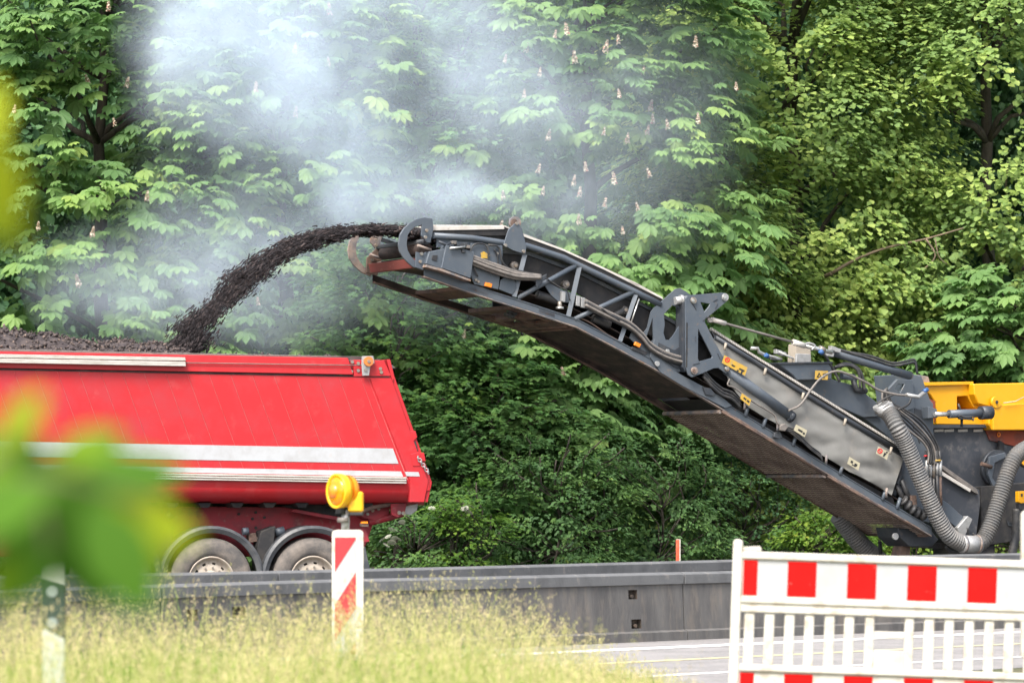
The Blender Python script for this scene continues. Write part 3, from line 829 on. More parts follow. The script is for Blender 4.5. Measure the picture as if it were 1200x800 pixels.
# top cover with pale edge
CV = [(508, 263.5), (591, 264.0), (614, 274), (660, 291.5), (710, 314.5), (745, 331), (777, 348.5)]
def cv_y(x): return interp(x, [p for p, _ in CV], [q for _, q in CV])
def cover(x0, x1, name='top_cover'):
    xs = [x0] + [p for p, _ in CV if x0 < p < x1] + [x1]
    mb = MB()
    for i in range(len(xs) - 1):
        q = [C.pt(xs[i], cv_y(xs[i]), .05), C.pt(xs[i + 1], cv_y(xs[i + 1]), .05)]
        q += [q[1] + C.n * (CW - .1), q[0] + C.n * (CW - .1)]
        mb.hexa(q, (0, 0, -.02))
    mb.build(name, M['cover'], mm, .002)
cover(508, 590.6); cover(591.4, 660); cover(660.6, 777)
cplate([(508, 264.6), (591, 265.0), (591, 268.6), (508, 270)], .045, .012, 'cover_lip', M['cover'], .002)
cplate([(612, 275), (660, 292.6), (710, 315.6), (777, 349.6), (777, 350.8), (710, 317), (660, 294), (612, 276.6)], .045, .012, 'cover_lip', M['cover'], .002)
xsC = [508, 591, 612, 660, 710, 777]
cplate([(x_, cv_y(x_) + 1.2) for x_ in xsC] + [(x_, cv_y(x_) + (12 if x_ < 600 else 10)) for x_ in reversed(xsC)], .06, .02, 'cover_skirt', M['belt'], 0)
# cover rib texture strips
cplate([(520, 271.8), (591, 271.2), (600, 281), (540, 279)], .09, .01, 'cover_skirt', M['belt'], 0)
# discharge head: D-shaped guards
outer = [(507, 256.5), (498, 254.8), (488, 257), (480, 261.5), (473.5, 267.5), (468.8, 275), (467, 286), (468.5, 295), (473, 302.5), (479, 308.5), (484.5, 313), (494.8, 317)]
inner = [(494.5, 306.5), (487, 306), (481.5, 300), (477.8, 293), (476.6, 286), (477.8, 276), (481, 270.5), (486, 266), (494.6, 263.3), (494, 276), (500, 284), (504.5, 284.5), (508, 268)]
cplate(outer + inner, -.02, .03, 'guard_ring', M['steel'], .003)
cplate([(488, 295), (500, 298), (496, 316.5), (487, 313)], -.05, .03, 'guard_foot', M['steel'], .003)
for c in [(499.5, 270), (498, 278), (493.5, 297.5), (492, 306.5)]: bolt(*c, -.045, .022)
# far guard ring: the same outline moved across the belt
def far_copy(loop, off, th, name, m, sc=1.0):
    mb = MB().prism([loop], lambda x_, y_: C.pt(x_, y_, 0) + C.n * off, lambda x_, y_: C.pt(x_, y_, 0) + C.n * (off + th))
    return mb.build(name, m, mm, .003)
far_copy(outer + inner, CW - .01, .03, 'guard_ring', M['rust_edge'])
far_copy([(488, 295), (503, 280), (510, 281), (500, 316.5), (487, 313)], CW - .06, .03, 'guard_foot', M['rust'])
for c in [(499, 273), (498, 280), (493.5, 297.5), (492, 306.5)]:
    MB().disc(C.pt(*c) + C.n * (CW - .06), -C.n, .022, .025, 10).build('bolt', M['bolt'], mm)
for (dx, dy) in ((0, 0),):
    a = C.pt(497, 290, .0)
    MB().tube([C.pt(489.5, 287.5, -.09), C.pt(505, 293, -.05)], .018, 8).build('adjuster_rod', M['rust_edge'], mm)
    MB().tube([C.pt(489.5, 291) + C.n * (CW - .1), C.pt(505, 297) + C.n * (CW - .1)], .018, 8).build('adjuster_rod', M['rust_edge'], mm)
# head drum and red deflector
c_ = C.pt(499, 291, .14)
MB().tube([c_, c_ + C.n * (CW - .28)], .09, 28).build('head_drum', M['rust_dark'], mm)
q = [C.pt(483, 303, .05), C.pt(486, 313.5, .05)]
far0 = [p + C.n * (CW - .2) for p in q]
MB().hexa([q[0], far0[0], far0[1], q[1]], C.u * .10).build('red_deflector', M['red_beam'], mm, .004)
a = C.pt(494, 302, .08)
MB().hexa([a + Vector((0, 0, .015)), a + C.n * (CW - .2) + Vector((0, 0, .015)), a + C.n * (CW - .2), a], C.u * .25).build('scraper_lip', M['rust_edge'], mm)
pts = [C.pt(x_, y_, .10) for x_, y_ in [(489, 302), (494, 310), (505, 313), (520, 315), (540, 319)]]
mb = MB()
for i in range(4):
    mb.hexa([pts[i], pts[i + 1], pts[i + 1] + C.n * (CW - .44), pts[i] + C.n * (CW - .44)], (0, 0, .015))
mb.build('belt_wrap', M['rust_dark'], mm)
a = C.pt(500, 280, .1)
MB().tube([C.pt(500, 283, .05), C.pt(500, 283, .05) + C.n * (CW - .1)], .04, 10).build('head_cross_tube', M['steel_dark'], mm)
# housings on the head
cplate([(503, 295), (523, 291), (525, 297), (519, 315.5), (499, 309)], -.10, .14, 'drive_box', M['steel'], .006)
cplate([(507, 299), (513, 299), (512, 306), (506, 304)], -.112, .02, 'box_socket', M['black'], .002)
cplate([(523, 287), (537, 290), (556, 295), (551.5, 326), (517.5, 314)], -.13, .15, 'side_plate', M['steel'], .006)
cplate([(500, 310), (518, 315), (552, 327.5), (552, 330), (518, 318), (499, 313)], -.15, .16, 'side_plate', M['rust_edge'], .003)
cplate([(512, 277), (560, 281), (560, 288), (540, 291), (512, 290)], .03, .03, 'mounting_plate', M['steel'], .003)
cplate([(552, 285), (589, 287.5), (589, 300), (584, 339), (556, 333), (550, 318)], -.02, .02, 'mounting_plate', M['steel'], .003)
cplate([(591, 325), (603, 328), (606, 338), (600, 345), (585, 339), (587, 328)], -.01, .02, 'mounting_plate', M['steel'], .003)
for c in [(582, 297), (578.5, 309), (560, 330), (557, 328)]: bolt(*c, -.02, .018)
for (x_, y_) in [(533, 284), (538, 286), (542, 290), (546, 286), (536, 290), (530, 288), (549, 289), (544, 294)]:
    cplate([(x_ - 2, y_ - 2), (x_ + 2.4, y_ - 1.6), (x_ + 2, y_ + 2.2), (x_ - 2.2, y_ + 1.6)], -.16, .09, 'valve', M['hose_dusty'] if x_ % 2 else M['steel_dark'], .004)
ctube([(514, 283), (523, 287), (530, 284)], -.1, .02, 'adjuster_rod', M['steel_dark'], 8)
ctube([(527, 291), (545, 289)], -.17, .014, 'adjuster_rod', M['chrome'], 8)
# yellow mark and orange reflectors
cplate([(563.5, 296), (567, 294.6), (571, 297), (574.5, 299.4), (571, 300.4), (571.6, 303), (566, 302.4), (562.2, 304), (564, 300.5)], -.026, .004, 'yellow_sticker', M['sticker'], 0)
cplate([(569.5, 330.6), (577, 332.6), (576, 337), (568.5, 335)], -.05, .03, 'side_reflector', M['orange'], .003)
cplate([(745, 400.2), (751.5, 403), (749.5, 407.2), (743.5, 404)], -.05, .03, 'side_reflector', M['orange'], .003)
cplate([(741, 406), (748, 407.5), (760, 413), (756, 416), (740, 409)], -.02, .05, 'reflector_bracket', M['black'], .003)
# curled hoses on the head
ctube([(553, 305), (552, 292), (557, 286), (567, 286), (572, 293), (571, 308), (564, 313), (557, 309), (553, 300)], -.05, .012, 'hose', M['hose_black'], 7, smooth=6)
ctube([(560, 324), (556, 314), (560, 308)], -.05, .012, 'hose', M['hose_black'], 7, smooth=5)
ctube([(572, 287), (582, 288), (586, 294), (588, 305), (594, 313), (606, 317), (625, 321)], -.05, .014, 'hose', M['hose_black'], 7, smooth=6)
ctube([(584, 318), (583, 300), (579, 292)], -.045, .010, 'hose', M['hose_black'], 6, smooth=5)
for dy, o in ((0, -.08), (3.4, -.1), (6.6, -.07), (-2.6, -.05)):
    ctube([(552, 302 + dy), (570, 309 + dy), (590, 316 + dy), (606, 321 + dy * .8), (622, 323 + dy * .6), (634, 324 + dy * .4)], o, .022, 'hydraulic_line', M['hose_dusty'], 8, smooth=5)
cplate([(628, 328), (641, 321), (640, 326), (629, 337)], -.09, .03, 'hose_clamp', M['steel_dark'], .003)
# arm plate inside truss with rollers and valves
cplate([(636, 331), (641, 330), (660, 340), (676, 345), (688, 351), (689, 355), (674, 355), (655, 354), (646, 346)], .03, .02, 'arm_plate', M['steel'], .003)
for (x_, y_) in [(661, 345), (678, 350), (684, 352)]:
    cplate([(x_ - 2.5, y_ - 4), (x_ + 2, y_ - 3), (x_ + 1.5, y_ + 9), (x_ - 2.5, y_ + 8)], -.02, .05, 'sensor', M['zinc'], .004)
MB().disc(C.pt(656, 362, .03), (0, 0, 1), .055, .03, 14).build('foot_pad', M['chrome'], mm)
MB().disc(C.pt(656, 361, .03), (0, 0, 1), .03, .09, 12).build('foot_pad', M['bolt'], mm)
for (x_, y_) in [(600, 365), (604, 367), (597, 368), (601, 370)]:
    cplate([(x_ - 3, y_ - 2), (x_ + 3, y_ - 1), (x_ + 2, y_ + 2.6), (x_ - 2, y_ + 2)], .25, .1, 'sensor', M['black'], .006)
# cable bundle along the truss
for dy, o, m_ in ((0, -.06, 'hose_black'), (3, -.075, 'hose_dusty'), (5.5, -.05, 'hose_black'), (-2.2, -.045, 'hose_dusty')):
    ctube([(686, 354 + dy), (703, 363 + dy), (722, 372 + dy), (738, 380 + dy), (752, 392 + dy), (762, 404 + dy), (776, 413 + dy), (792, 419 + dy), (806, 422 + dy)], o, .021, 'hydraulic_line', M[m_], 8, smooth=5)
ctube([(640, 326), (655, 336), (664, 340), (668, 352)], -.03, .01, 'hose', M['hose_black'], 6, smooth=5)
ctube([(705, 361), (714, 368), (726, 376)], -.09, .01, 'hose', M['hose_black'], 6, smooth=5)
ctube([(672, 372), (688, 376), (712, 392), (730, 402)], .05, .012, 'hose', M['rust'], 6, smooth=5)
# pulley bracket on the top tube
cplate([(590, 287), (596, 269), (603, 262), (608, 262), (612, 268), (617, 289), (616, 298), (601.5, 293.5)], -.03, .02, 'pulley_bracket', M['steel'], .003)
cplate([(590, 287), (596, 269), (603, 262), (608, 262), (612, 268), (617, 289), (616, 298), (601.5, 293.5)], .10, .02, 'pulley_bracket', M['steel'], .003)
MB().disc(C.pt(602, 261, .06), -C.n, .085, .05, 22).build('pulley_wheel', M['rust_edge'], mm)
MB().disc(C.pt(602, 261, .012), -C.n, .05, .02, 16).build('pulley_hub', M['rust'], mm)
bolt(605, 262, -.02, .022); bolt(592, 287.5, -.03); bolt(613, 294.5, -.03)
ctube([(592.5, 285), (598, 268)], .0, .03, 'bracket_strut', M['steel_dark'], 4)
# plate that closes the truss, with two slots
cplate([[(771, 357), (792, 338.5), (797, 337.5), (803, 341), (810, 346), (812, 352), (808, 380), (806, 430), (795, 436), (770, 426), (756, 417), (744, 402), (738, 396), (740, 390), (752, 393), (759, 384), (763, 366), (767, 360)],
        [(778, 368), (788, 357.5), (799, 361.5), (797, 380), (790, 392), (785, 398), (780, 398), (777.5, 390), (779, 380)][::-1],
        [(757, 396), (765, 372), (766, 398), (762, 402)][::-1]], .0, .025, 'hinge_plate', M['steel'], .003)
cplate([(762, 418), (767, 397), (772, 400), (770, 414), (782, 428), (795, 437), (845, 464), (858, 475), (850, 478), (800, 452), (774, 436)], -.03, .028, 'hinge_plate', M['steel'], .003)
for c, r in [((781.5, 411.5), .03), ((769.5, 426), .036)]: bolt(*c, -.03, r, 'zinc')
cplate([(768, 399), (790, 410), (806, 400), (806, 434), (790, 430), (777, 420)], -.02, .018, 'hinge_plate', M['steel_dark'], .003)
# triangular tension bracket (double plate)
tri = [(803, 350), (806, 346.5), (812, 345.4), (822, 344.6), (846, 342.8), (851, 343.6), (854, 347.5), (852.5, 352.5), (840, 363), (827, 373.5), (826, 377), (832, 389), (843, 410), (855, 431), (855, 435), (851, 437.4), (846, 434), (842, 431), (836, 431.5), (824, 437), (811, 442), (806.5, 439), (804, 430)]
h1 = [(821, 354), (832, 356), (830.5, 359.5), (825.5, 365.5)]
h2 = [(818.3, 385), (835, 417.6), (834, 419.5), (819.5, 423.4), (818, 420)]
cplate([tri, h1[::-1], h2[::-1]], -.12, .025, 'tension_bracket', M['steel'], .003)
cplate([tri, h1[::-1], h2[::-1]], .06, .025, 'tension_bracket', M['steel'], .003)
cplate([(800.5, 350), (803, 348), (803.4, 436), (800, 430)], -.10, .19, 'bracket_web', M['steel_dark'], .003)
cplate([(804.5, 378), (806, 378), (805.4, 430), (804, 430)], -.125, .006, 'bracket_slot', M['dark'], 0)
for x_, y_, r, m_ in [(812, 352, .045, 'bolt'), (849, 348.3, .052, 'zinc'), (813, 434.2, .05, 'rust_edge'), (851, 432, .034, 'bolt')]:
    MB().disc(C.pt(x_, y_, -.12), -C.n, r, .03, 18).build('pin', M[m_], mm)
    MB().disc(C.pt(x_, y_, -.15), -C.n, r * .5, .012, 6).build('pin_head', M['rust'] if m_ == 'rust_edge' else M['chrome'], mm)
for (a, b) in [((836, 353), (841, 350.6)), ((838, 362), (841, 356)), ((812, 356), (816, 363)), ((824, 376), (828, 371)), ((812, 427), (820, 425)), ((841, 414), (844, 421)), ((834, 388), (837, 394)), ((815, 400), (815, 394))]:
    ctube([a, b], -.124, .006, 'weld_slot', M['steel_dark'], 4)
ctube([(791, 352.5), (805, 351)], -.03, .055, 'pivot_tube', M['zinc'], 16)
ctube([(797, 352), (800, 351.6)], -.03, .075, 'pivot_collar', M['zinc'], 16)
# lift cylinder and its lines
ctube([(851, 432.5), (928, 489)], -.05, .075, 'lift_cylinder', M['steel'], 18)
ctube([(924, 486), (928.5, 489.4)], -.05, .082, 'cylinder_collar', M['steel_dark'], 18)
MB().disc(C.pt(927, 488.6, -.12), -C.n, .03, .02, 12).build('bolt', M['steel_dark'], mm)
ctube([(855, 444), (853, 451), (862, 455), (880, 469), (900, 481), (908, 487), (911, 495), (918, 502)], -.12, .012, 'steel_line', M['hose_dusty'], 6, smooth=5)
for dy in (0, 4, 7.5):
    ctube([(824, 433 + dy), (834, 445 + dy), (846, 455 + dy), (858, 460 + dy), (868, 470 + dy)], -.02 - dy * .006, .022, 'hydraulic_line', M['hose_black'], 8, smooth=5)
cplate([(824, 453), (833, 455), (838, 461), (836, 464), (827, 462)], -.06, .06, 'clip', M['steel_dark'], .004)
cplate([(914, 499), (920, 496), (924, 500), (920, 505), (915, 504)], -.14, .08, 'valve', M['hose_dusty'], .006)
cplate([(908, 507), (914, 505), (917, 511), (913, 514), (907, 512)], -.06, .05, 'clip', M['steel_dark'], .004)
for dy in (0, 2.2, 4):
    ctube([(921, 500 + dy), (930, 503 + dy), (942, 515 + dy), (952, 524 + dy), (961, 531 + dy), (964, 540)], -.11, .012, 'hose', M['hose_black'], 6, smooth=5)
# grey tarpaulin side, wrinkled
tarp_top = [(836, 397), (880, 424.5), (930, 457), (990, 494), (1059, 537)]
tarp_bot = [(856, 452), (876, 478), (905, 494), (960, 533), (1045, 580)]
def on(poly, t):
    L = np.cumsum([0] + [math.dist(a, b) for a, b in zip(poly, poly[1:])]); d = t * L[-1]
    return interp(d, L, [p[0] for p in poly]), interp(d, L, [p[1] for p in poly])
nu, nv = 70, 22
vs, fs = [], []
for j in range(nv):
    for i in range(nu):
        a, b = on(tarp_top, i / (nu - 1)), on(tarp_bot, i / (nu - 1))
        g = j / (nv - 1)
        sag = (1.6 * abs(math.sin(i / (nu - 1) * math.pi * 4)) if j == nv - 1 else 0)
        x_, y_ = lerp(a[0], b[0], g), lerp(a[1], b[1], g) - sag
        q_ = Vector((i * .11, j * .16, 0))
        wr = .02 * mnoise.noise(q_ * 1.2) + .012 * mnoise.noise(Vector((i * .35 + j * .3, j * .12, 3))) + .03 * abs(math.sin((i * .2 + j * .28))) * g
        vs.append(C.pt(x_, y_, -.02 - wr - .02 * math.sin(g * math.pi)))
fs = [(j * nu + i, j * nu + i + 1, (j + 1) * nu + i + 1, (j + 1) * nu + i) for j in range(nv - 1) for i in range(nu - 1)]
MB().add(vs, fs, True).build('side_tarpaulin', M['tarp'], mm)
for t in (.06, .27, .47, .69, .93):                          # upper and lower ties
    x_, y_ = on(tarp_top, t); ctube([(x_ + 1.5, y_ - 3.5), (x_ - .5, y_ + 4.5)], -.09, .02, 'tarp_tie', M['tie'], 6)
for t in (.12, .32, .62, .97):
    x_, y_ = on(tarp_bot, t); ctube([(x_ + .5, y_ - 5), (x_ - .5, y_ + 6)], -.09, .018, 'tarp_tie', M['rust_edge'], 6)
# tube and ribbed cover above the tarpaulin
ctube([(838, 395), (880, 421), (930, 453.5), (990, 490.5), (1055, 529)], -.03, .034, 'tarp_tube', M['steel_dark'], 10)
pts = [C.pt(x_, y_, .05) for x_, y_ in [(834, 385), (880, 414), (922, 440), (990, 482), (1052, 520.5)]]
mb = MB()
for i in range(4):
    mb.hexa([pts[i], pts[i + 1], pts[i + 1] + C.n * (CW - .1), pts[i] + C.n * (CW - .1)], (0, 0, -.025))
mb.build('rear_top_cover', M['hose_dusty'], mm, .002)
rib = MB()
P_ = resample(pts, .03)
for a in P_:
    rib.hexa([a + Vector((0, 0, .012)) + C.n * -.006, a + C.u * .014 + Vector((0, 0, .006)) + C.n * -.006, a + C.u * .014 + Vector((0, 0, -.032)) + C.n * -.006, a + Vector((0, 0, -.026)) + C.n * -.006], C.n * .05)
rib.build('cover_edge', M['cover'], mm, kind='stuff')
cplate([(834, 388), (880, 417), (922, 443), (990, 485), (1052, 524), (1058, 538), (990, 495), (930, 458), (880, 426), (838, 399)], .06, .02, 'cover_gap_shade', M['belt'], 0)  # black sheet standing in for the shade in the gap
# posts between rail and tarpaulin, dark inner web
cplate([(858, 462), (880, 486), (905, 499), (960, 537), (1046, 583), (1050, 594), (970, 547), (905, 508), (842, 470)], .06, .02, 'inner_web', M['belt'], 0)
for x_ in (874, 895, 930, 985, 1035, 1052):
    y_ = rail_y(x_)
    ctube([(x_ + 3, y_ - 12), (x_ - 1, y_ + 1)], .0, .028, 'guard_post', M['steel'], 6)
# stickers
def sticker(loop, off, m, marks, red=None):
    s_ = cplate(loop, off, .003, 'warning_label', M[m], 0)
    for mk in marks:
        cplate(mk, off - .003, .002, 'pictogram', M['ink'], 0)
    if red:
        x_, y_, r = red
        c_ = [(x_ + r * math.cos(a), y_ + r * math.sin(a)) for a in np.linspace(0, 2 * math.pi, 17)[:-1]]
        ci = [(x_ + r * .62 * math.cos(a), y_ + r * .62 * math.sin(a)) for a in np.linspace(0, 2 * math.pi, 17)[:-1]]
        cplate([c_, ci[::-1]], off - .004, .002, 'red_ring', M['sign_red'], 0)
        cplate([(x_ - r * .6, y_ - r * .4), (x_ - r * .4, y_ - r * .6), (x_ + r * .6, y_ + r * .4), (x_ + r * .4, y_ + r * .6)], off - .0045, .002, 'red_bar', M['sign_red'], 0)
sticker([(849, 416), (876, 430.5), (873, 440), (846, 425)], -.15, 'sticker', [[(867, 431), (873, 434), (871.5, 435.5), (865.5, 432.5)], [(869, 434.4), (871, 435), (869, 439), (867.5, 438)], [(864, 433), (866, 434), (864.5, 436), (863, 435)], [(858, 426.5), (862, 429), (860.5, 430), (857, 428)]], (852.5, 421.6, 3.0))
sticker([(869.5, 460.5), (880.5, 468), (878, 475.5), (867.5, 467)], -.14, 'sticker', [[(872, 465), (875, 467.4), (874, 469), (871, 466.6)], [(876, 468), (878.6, 470), (877.6, 472), (875, 470)]])
sticker([(933, 497), (946, 504), (943, 512), (930, 504)], -.14, 'sticker_pale', [[(936, 502), (941, 505), (940, 507), (935, 504)], [(941.5, 506), (943.5, 507.2), (942.5, 509.4), (940.6, 508.2)]])
sticker([(995.5, 535), (1008, 542.5), (1006, 551), (993, 543)], -.14, 'sticker_pale', [[(997.5, 539), (1000, 540.4), (999, 543), (996.6, 541.6)], [(1002, 542.4), (1005, 544), (1004, 546.6), (1001, 544.8)], [(998.5, 543.4), (1003, 546), (1002.6, 547), (998, 544.4)]])
sticker([(1029.5, 523), (1042, 529.5), (1039.5, 538.5), (1026.5, 531)], -.14, 'sticker_pale', [[(1036.5, 530), (1039, 531.4), (1036, 535), (1034.6, 534)], [(1039, 528.6), (1040.6, 529.4), (1039.6, 531), (1038, 530.2)]], (1031.3, 528.2, 3.1))
# expanded-metal guards on the underside
def guard(x0, x1):
    a, b = C.pt(x0, rail_y(x0) + 9), C.pt(x1, rail_y(x1) + 9)
    dz = Vector((0, 0, -.03)); a, b = a + dz, b + dz
    d = (b - a); Ln = d.length; d = d.normalized(); nn = C.n; W = CW
    up_ = d.cross(nn).normalized()
    if up_.z < 0: up_ = -up_
    h = hub('guard_screen', mm)
    fr = MB()
    for (p, q_, wd) in [(a, b, None), (a + nn * W, b + nn * W, None)]:
        fr.tube([p, q_], .02, 6)
    for p in (a, b):
        fr.tube([p, p + nn * W], .026, 6)
    fr.build('screen_frame', M['rust'], h)
    ms = MB()
    cu, cv = .12, .062                                      # long and short way of the mesh
    nL, nW = int(Ln / cv), int(W / cu)
    for r_ in range(nL):                                     # zigzag strands make the diamonds
        t0 = r_ * cv
        for c_ in range(nW * 2):
            w0, w1 = c_ * cu / 2, (c_ + 1) * cu / 2
            z0 = t0 + (cv / 2 if (c_ + r_) % 2 else 0) * .9; z1 = t0 + (cv / 2 if (c_ + 1 + r_) % 2 else 0) * .9
            p, q_ = a + nn * w0 + d * z0, a + nn * w1 + d * z1
            ms.hexa([p, q_, q_ + d * .020 - up_ * .008, p + d * .020 - up_ * .008], up_ * .005)
    ms.build('screen_mesh', M['screen'], h, kind='stuff')
guard(846, 968); guard(969.5, 1086)
belt_strip(.0, .01, M['belt'], 'belly_pan', 842, 1085, .03, CW - .01)
for x_ in (846, 969):
    a = C.pt(x_, rail_y(x_) + 9) + Vector((0, 0, -.035))
    MB().tube([a - C.u * .03, a - C.u * .03 + C.n * CW], .03, 8).build('screen_bar', M['rust_edge'], mm)
# lower end: chute and frame under the conveyor
cplate([(1052, 618), (1092, 622), (1100, 632), (1092, 640), (1066, 640), (1055, 630)], .2, .55, 'receiving_chute', M['steel_dark'], .01)
cplate([(1034, 622), (1062, 634), (1105, 636), (1120, 640), (1118, 643), (1060, 641)], .9, .05, 'chute_side', M['dark'], .004)
cplate([(1056, 640), (1068, 637), (1066, 655), (1052, 655)], .35, .2, 'drop_chute', M['rust'], .006)
bolt(1048, 628, .18, .05, 'zinc', 'plug', .04)
ctube([(1031, 634), (1032, 650)], 1.2, .03, 'support_leg', M['dark'], 8)
# main body masses behind the conveyor foot
cplate([(915, 426), (972, 424), (974.5, 444), (985, 447), (1003, 452), (1030, 473), (1031, 488), (1012, 489), (950, 462), (930, 446)], .35, .9, 'swivel_arm', M['steel'], .01)
cplate([(1012, 489), (1035, 487), (1042, 494), (1052, 512), (1050, 519)], .4, .8, 'swivel_arm', M['steel'], .01)
def drum(x0, x1, yt, yb, off):
    a, b = C.pt(x0, yb, off), C.pt(x1, yb, off)
    c_ = (a + b) / 2; r = (b - a).length / 2
    c_ = c_ + C.n * (r * .4)
    h = C.pt(x0, yt, off).z - a.z
    MB().tube([c_, c_ + Vector((0, 0, h))], r, 28).build('slew_housing', M['steel'], mm)
cplate([(913, 427), (917, 425.4), (974, 424.6), (975, 426), (975, 444.5), (934, 445.2), (930, 440)], .10, 1.1, 'slew_housing', M['steel'], .03)
cplate([(912, 424.4), (976, 423.6), (976, 426), (913, 427)], .07, 1.15, 'housing_lid', M['steel_dark'], .006)
cplate([(933, 403), (950, 404), (951, 425), (932, 425)], .5, .2, 'sensor_post', M['tie'], .006)
cplate([(934, 414), (950, 415), (951, 425), (933, 425)], .46, .05, 'sensor_foot', M['zinc'], .006)
lab = [(955.5, 434), (970.5, 434.5), (970, 445), (955, 444)]
cplate(lab, .04, .004, 'warning_label', M['sticker'], 0)
cplate([[(957, 442), (960, 436), (963, 442.4)], [(958.6, 441.2), (960, 438.4), (961.6, 441.4)][::-1]], .036, .003, 'pictogram', M['ink'], 0)
cplate([(964, 438), (968, 437), (969, 439), (966, 440), (966.5, 443), (965, 443)], .036, .003, 'pictogram', M['ink'], 0)
# tension cables
ctube([(827, 371), (834, 374), (850, 379), (890, 390), (930, 401)], -.03, .018, 'tension_cable', M['hose_dusty'], 8)
ctube([(834, 374.3), (850, 379)], -.03, .034, 'cable_socket', M['cover'], 10)
ctube([(829, 374.5), (836, 373), (838, 376), (830, 376.5)], -.03, .02, 'cable_socket', M['cover'], 8)
ctube([(929, 400.6), (943, 405)], -.03, .042, 'cable_socket', M['cover'], 10)
ctube([(943, 405), (960, 409), (975, 413)], .0, .03, 'turnbuckle', M['chrome'], 10)
ctube([(960, 408), (966, 410.5)], .0, .045, 'turnbuckle', M['bolt'], 8)
ctube([(941, 404), (948, 402), (955, 405), (951, 410)], -.02, .016, 'shackle', M['zinc'], 8, smooth=4)
ctube([(961, 411), (964, 414)], -.06, .034, 'blue_cap', M['blue'], 10)
ctube([(880, 408), (888, 408), (889, 412), (897, 416), (912, 420), (916, 421)], .6, .026, 'turnbuckle', M['chrome'], 8)
ctube([(897, 415.5), (900, 418)], .55, .034, 'blue_cap', M['blue'], 10)
for (x_, y_) in [(913, 412), (918, 414), (909, 419), (977, 408), (982, 410), (974, 415)]:
    cplate([(x_ - 3, y_ - 3), (x_ + 4, y_ - 1), (x_ + 3, y_ + 3.4), (x_ - 3, y_ + 2)], .1 if x_ > 950 else .6, .08, 'clevis', M['zinc'], .006)
ctube([(912, 412), (930, 420), (935, 425)], .55, .016, 'tension_cable', M['zinc'], 8)
ctube([(972, 411), (1000, 420), (1030, 429), (1066, 440)], .25, .062, 'tension_cylinder', M['steel'], 14)
ctube([(1063, 438), (1068, 441)], .25, .05, 'cylinder_eye', M['rust_edge'], 12)
for dy, o in ((-5, .2), (-8, .25)):
    ctube([(978, 408), (995, 414 + dy * .2), (1020, 425 + dy), (1045, 433 + dy), (1062, 431 + dy), (1072, 430 + dy), (1075, 438)], o, .018, 'hose', M['hose_black'], 7, smooth=6)
ctube([(986, 440), (1000, 442), (1002, 446)], .3, .05, 'small_cylinder', M['steel'], 12)
ctube([(961, 412), (968, 418), (976, 432), (984, 447)], .1, .02, 'hose', M['hose_black'], 7, smooth=5)
ctube([(976, 432), (990, 426), (1003, 430), (1010, 440), (1013, 458)], .2, .026, 'hose', M['hose_black'], 8, smooth=6)
ctube([(978, 430), (995, 428), (1006, 436), (1008, 455)], .15, .02, 'hose', M['hose_black'], 7, smooth=6)
ctube([(1000, 444), (1003, 456), (1015, 458)], .3, .045, 'valve', M['steel_dark'], 8)
ctube([(924, 481), (938, 474), (950, 457), (962, 443), (978, 435), (993, 438), (1015, 448), (1030, 457), (1050, 462), (1063, 463)], -.13, .017, 'grey_hose', M['hose_dusty'], 8, smooth=7)
ctube([(1062, 462.5), (1076, 465), (1084, 459)], -.05, .03, 'hose_fitting', M['zinc'], 8)
ctube([(1082, 459), (1087, 456)], -.05, .032, 'blue_cap', M['blue'], 10)
ctube([(1048, 462), (1036, 467), (1028, 473)], .05, .014, 'hose', M['hose_black'], 6, smooth=4)
ctube([(1052, 480), (1064, 474), (1068, 466)], .05, .018, 'hose', M['hose_black'], 6, smooth=4)
# tower
cplate([[(1040, 457), (1052, 444), (1070, 445), (1072, 478), (1054, 484), (1046, 474)], [(1049, 456), (1052, 450), (1060, 450), (1055, 460)][::-1]], .5, .06, 'tower_plate', M['steel'], .005)
cplate([(1066, 438), (1080, 440), (1090, 468), (1094, 473), (1095, 560), (1090, 580), (1060, 590), (1052, 560), (1050, 476), (1070, 474)], .55, .9, 'tower', M['steel'], .01)
cplate([(1072, 478), (1080, 480), (1082, 498), (1078, 520), (1070, 500)], .54, .02, 'tower_panel', M['steel_dark'], .004)
cplate([(1088, 476), (1098, 479), (1099, 489), (1088, 490)], .40, .2, 'cylinder_mount', M['steel'], .006)
cplate([(1076, 439), (1088, 441), (1090, 448), (1078, 448)], 1.0, .3, 'top_block', M['rust_edge'], .006)
ctube([(1095, 485.3), (1113, 485)], .35, .035, 'piston_rod', M['chrome'], 12)
ctube([(1112, 485), (1153, 483.5)], .35, .062, 'steering_cylinder', M['steel'], 16)
ctube([(1149, 483.6), (1161, 483.2)], .35, .10, 'cylinder_head', M['steel_dark'], 16)
cplate([(1123, 487), (1139, 487), (1141, 492), (1125, 491)], .25, .05, 'cylinder_bracket', M['steel_dark'], .005)
ctube([(1124, 486), (1132, 489), (1141, 488), (1140, 493)], .22, .012, 'hose', M['hose_black'], 6, smooth=4)
ctube([(1127, 491), (1127, 500)], .4, .02, 'post', M['steel_dark'], 6)
ctube([(1123, 473), (1126, 482)], .5, .014, 'hose', M['hose_black'], 6)
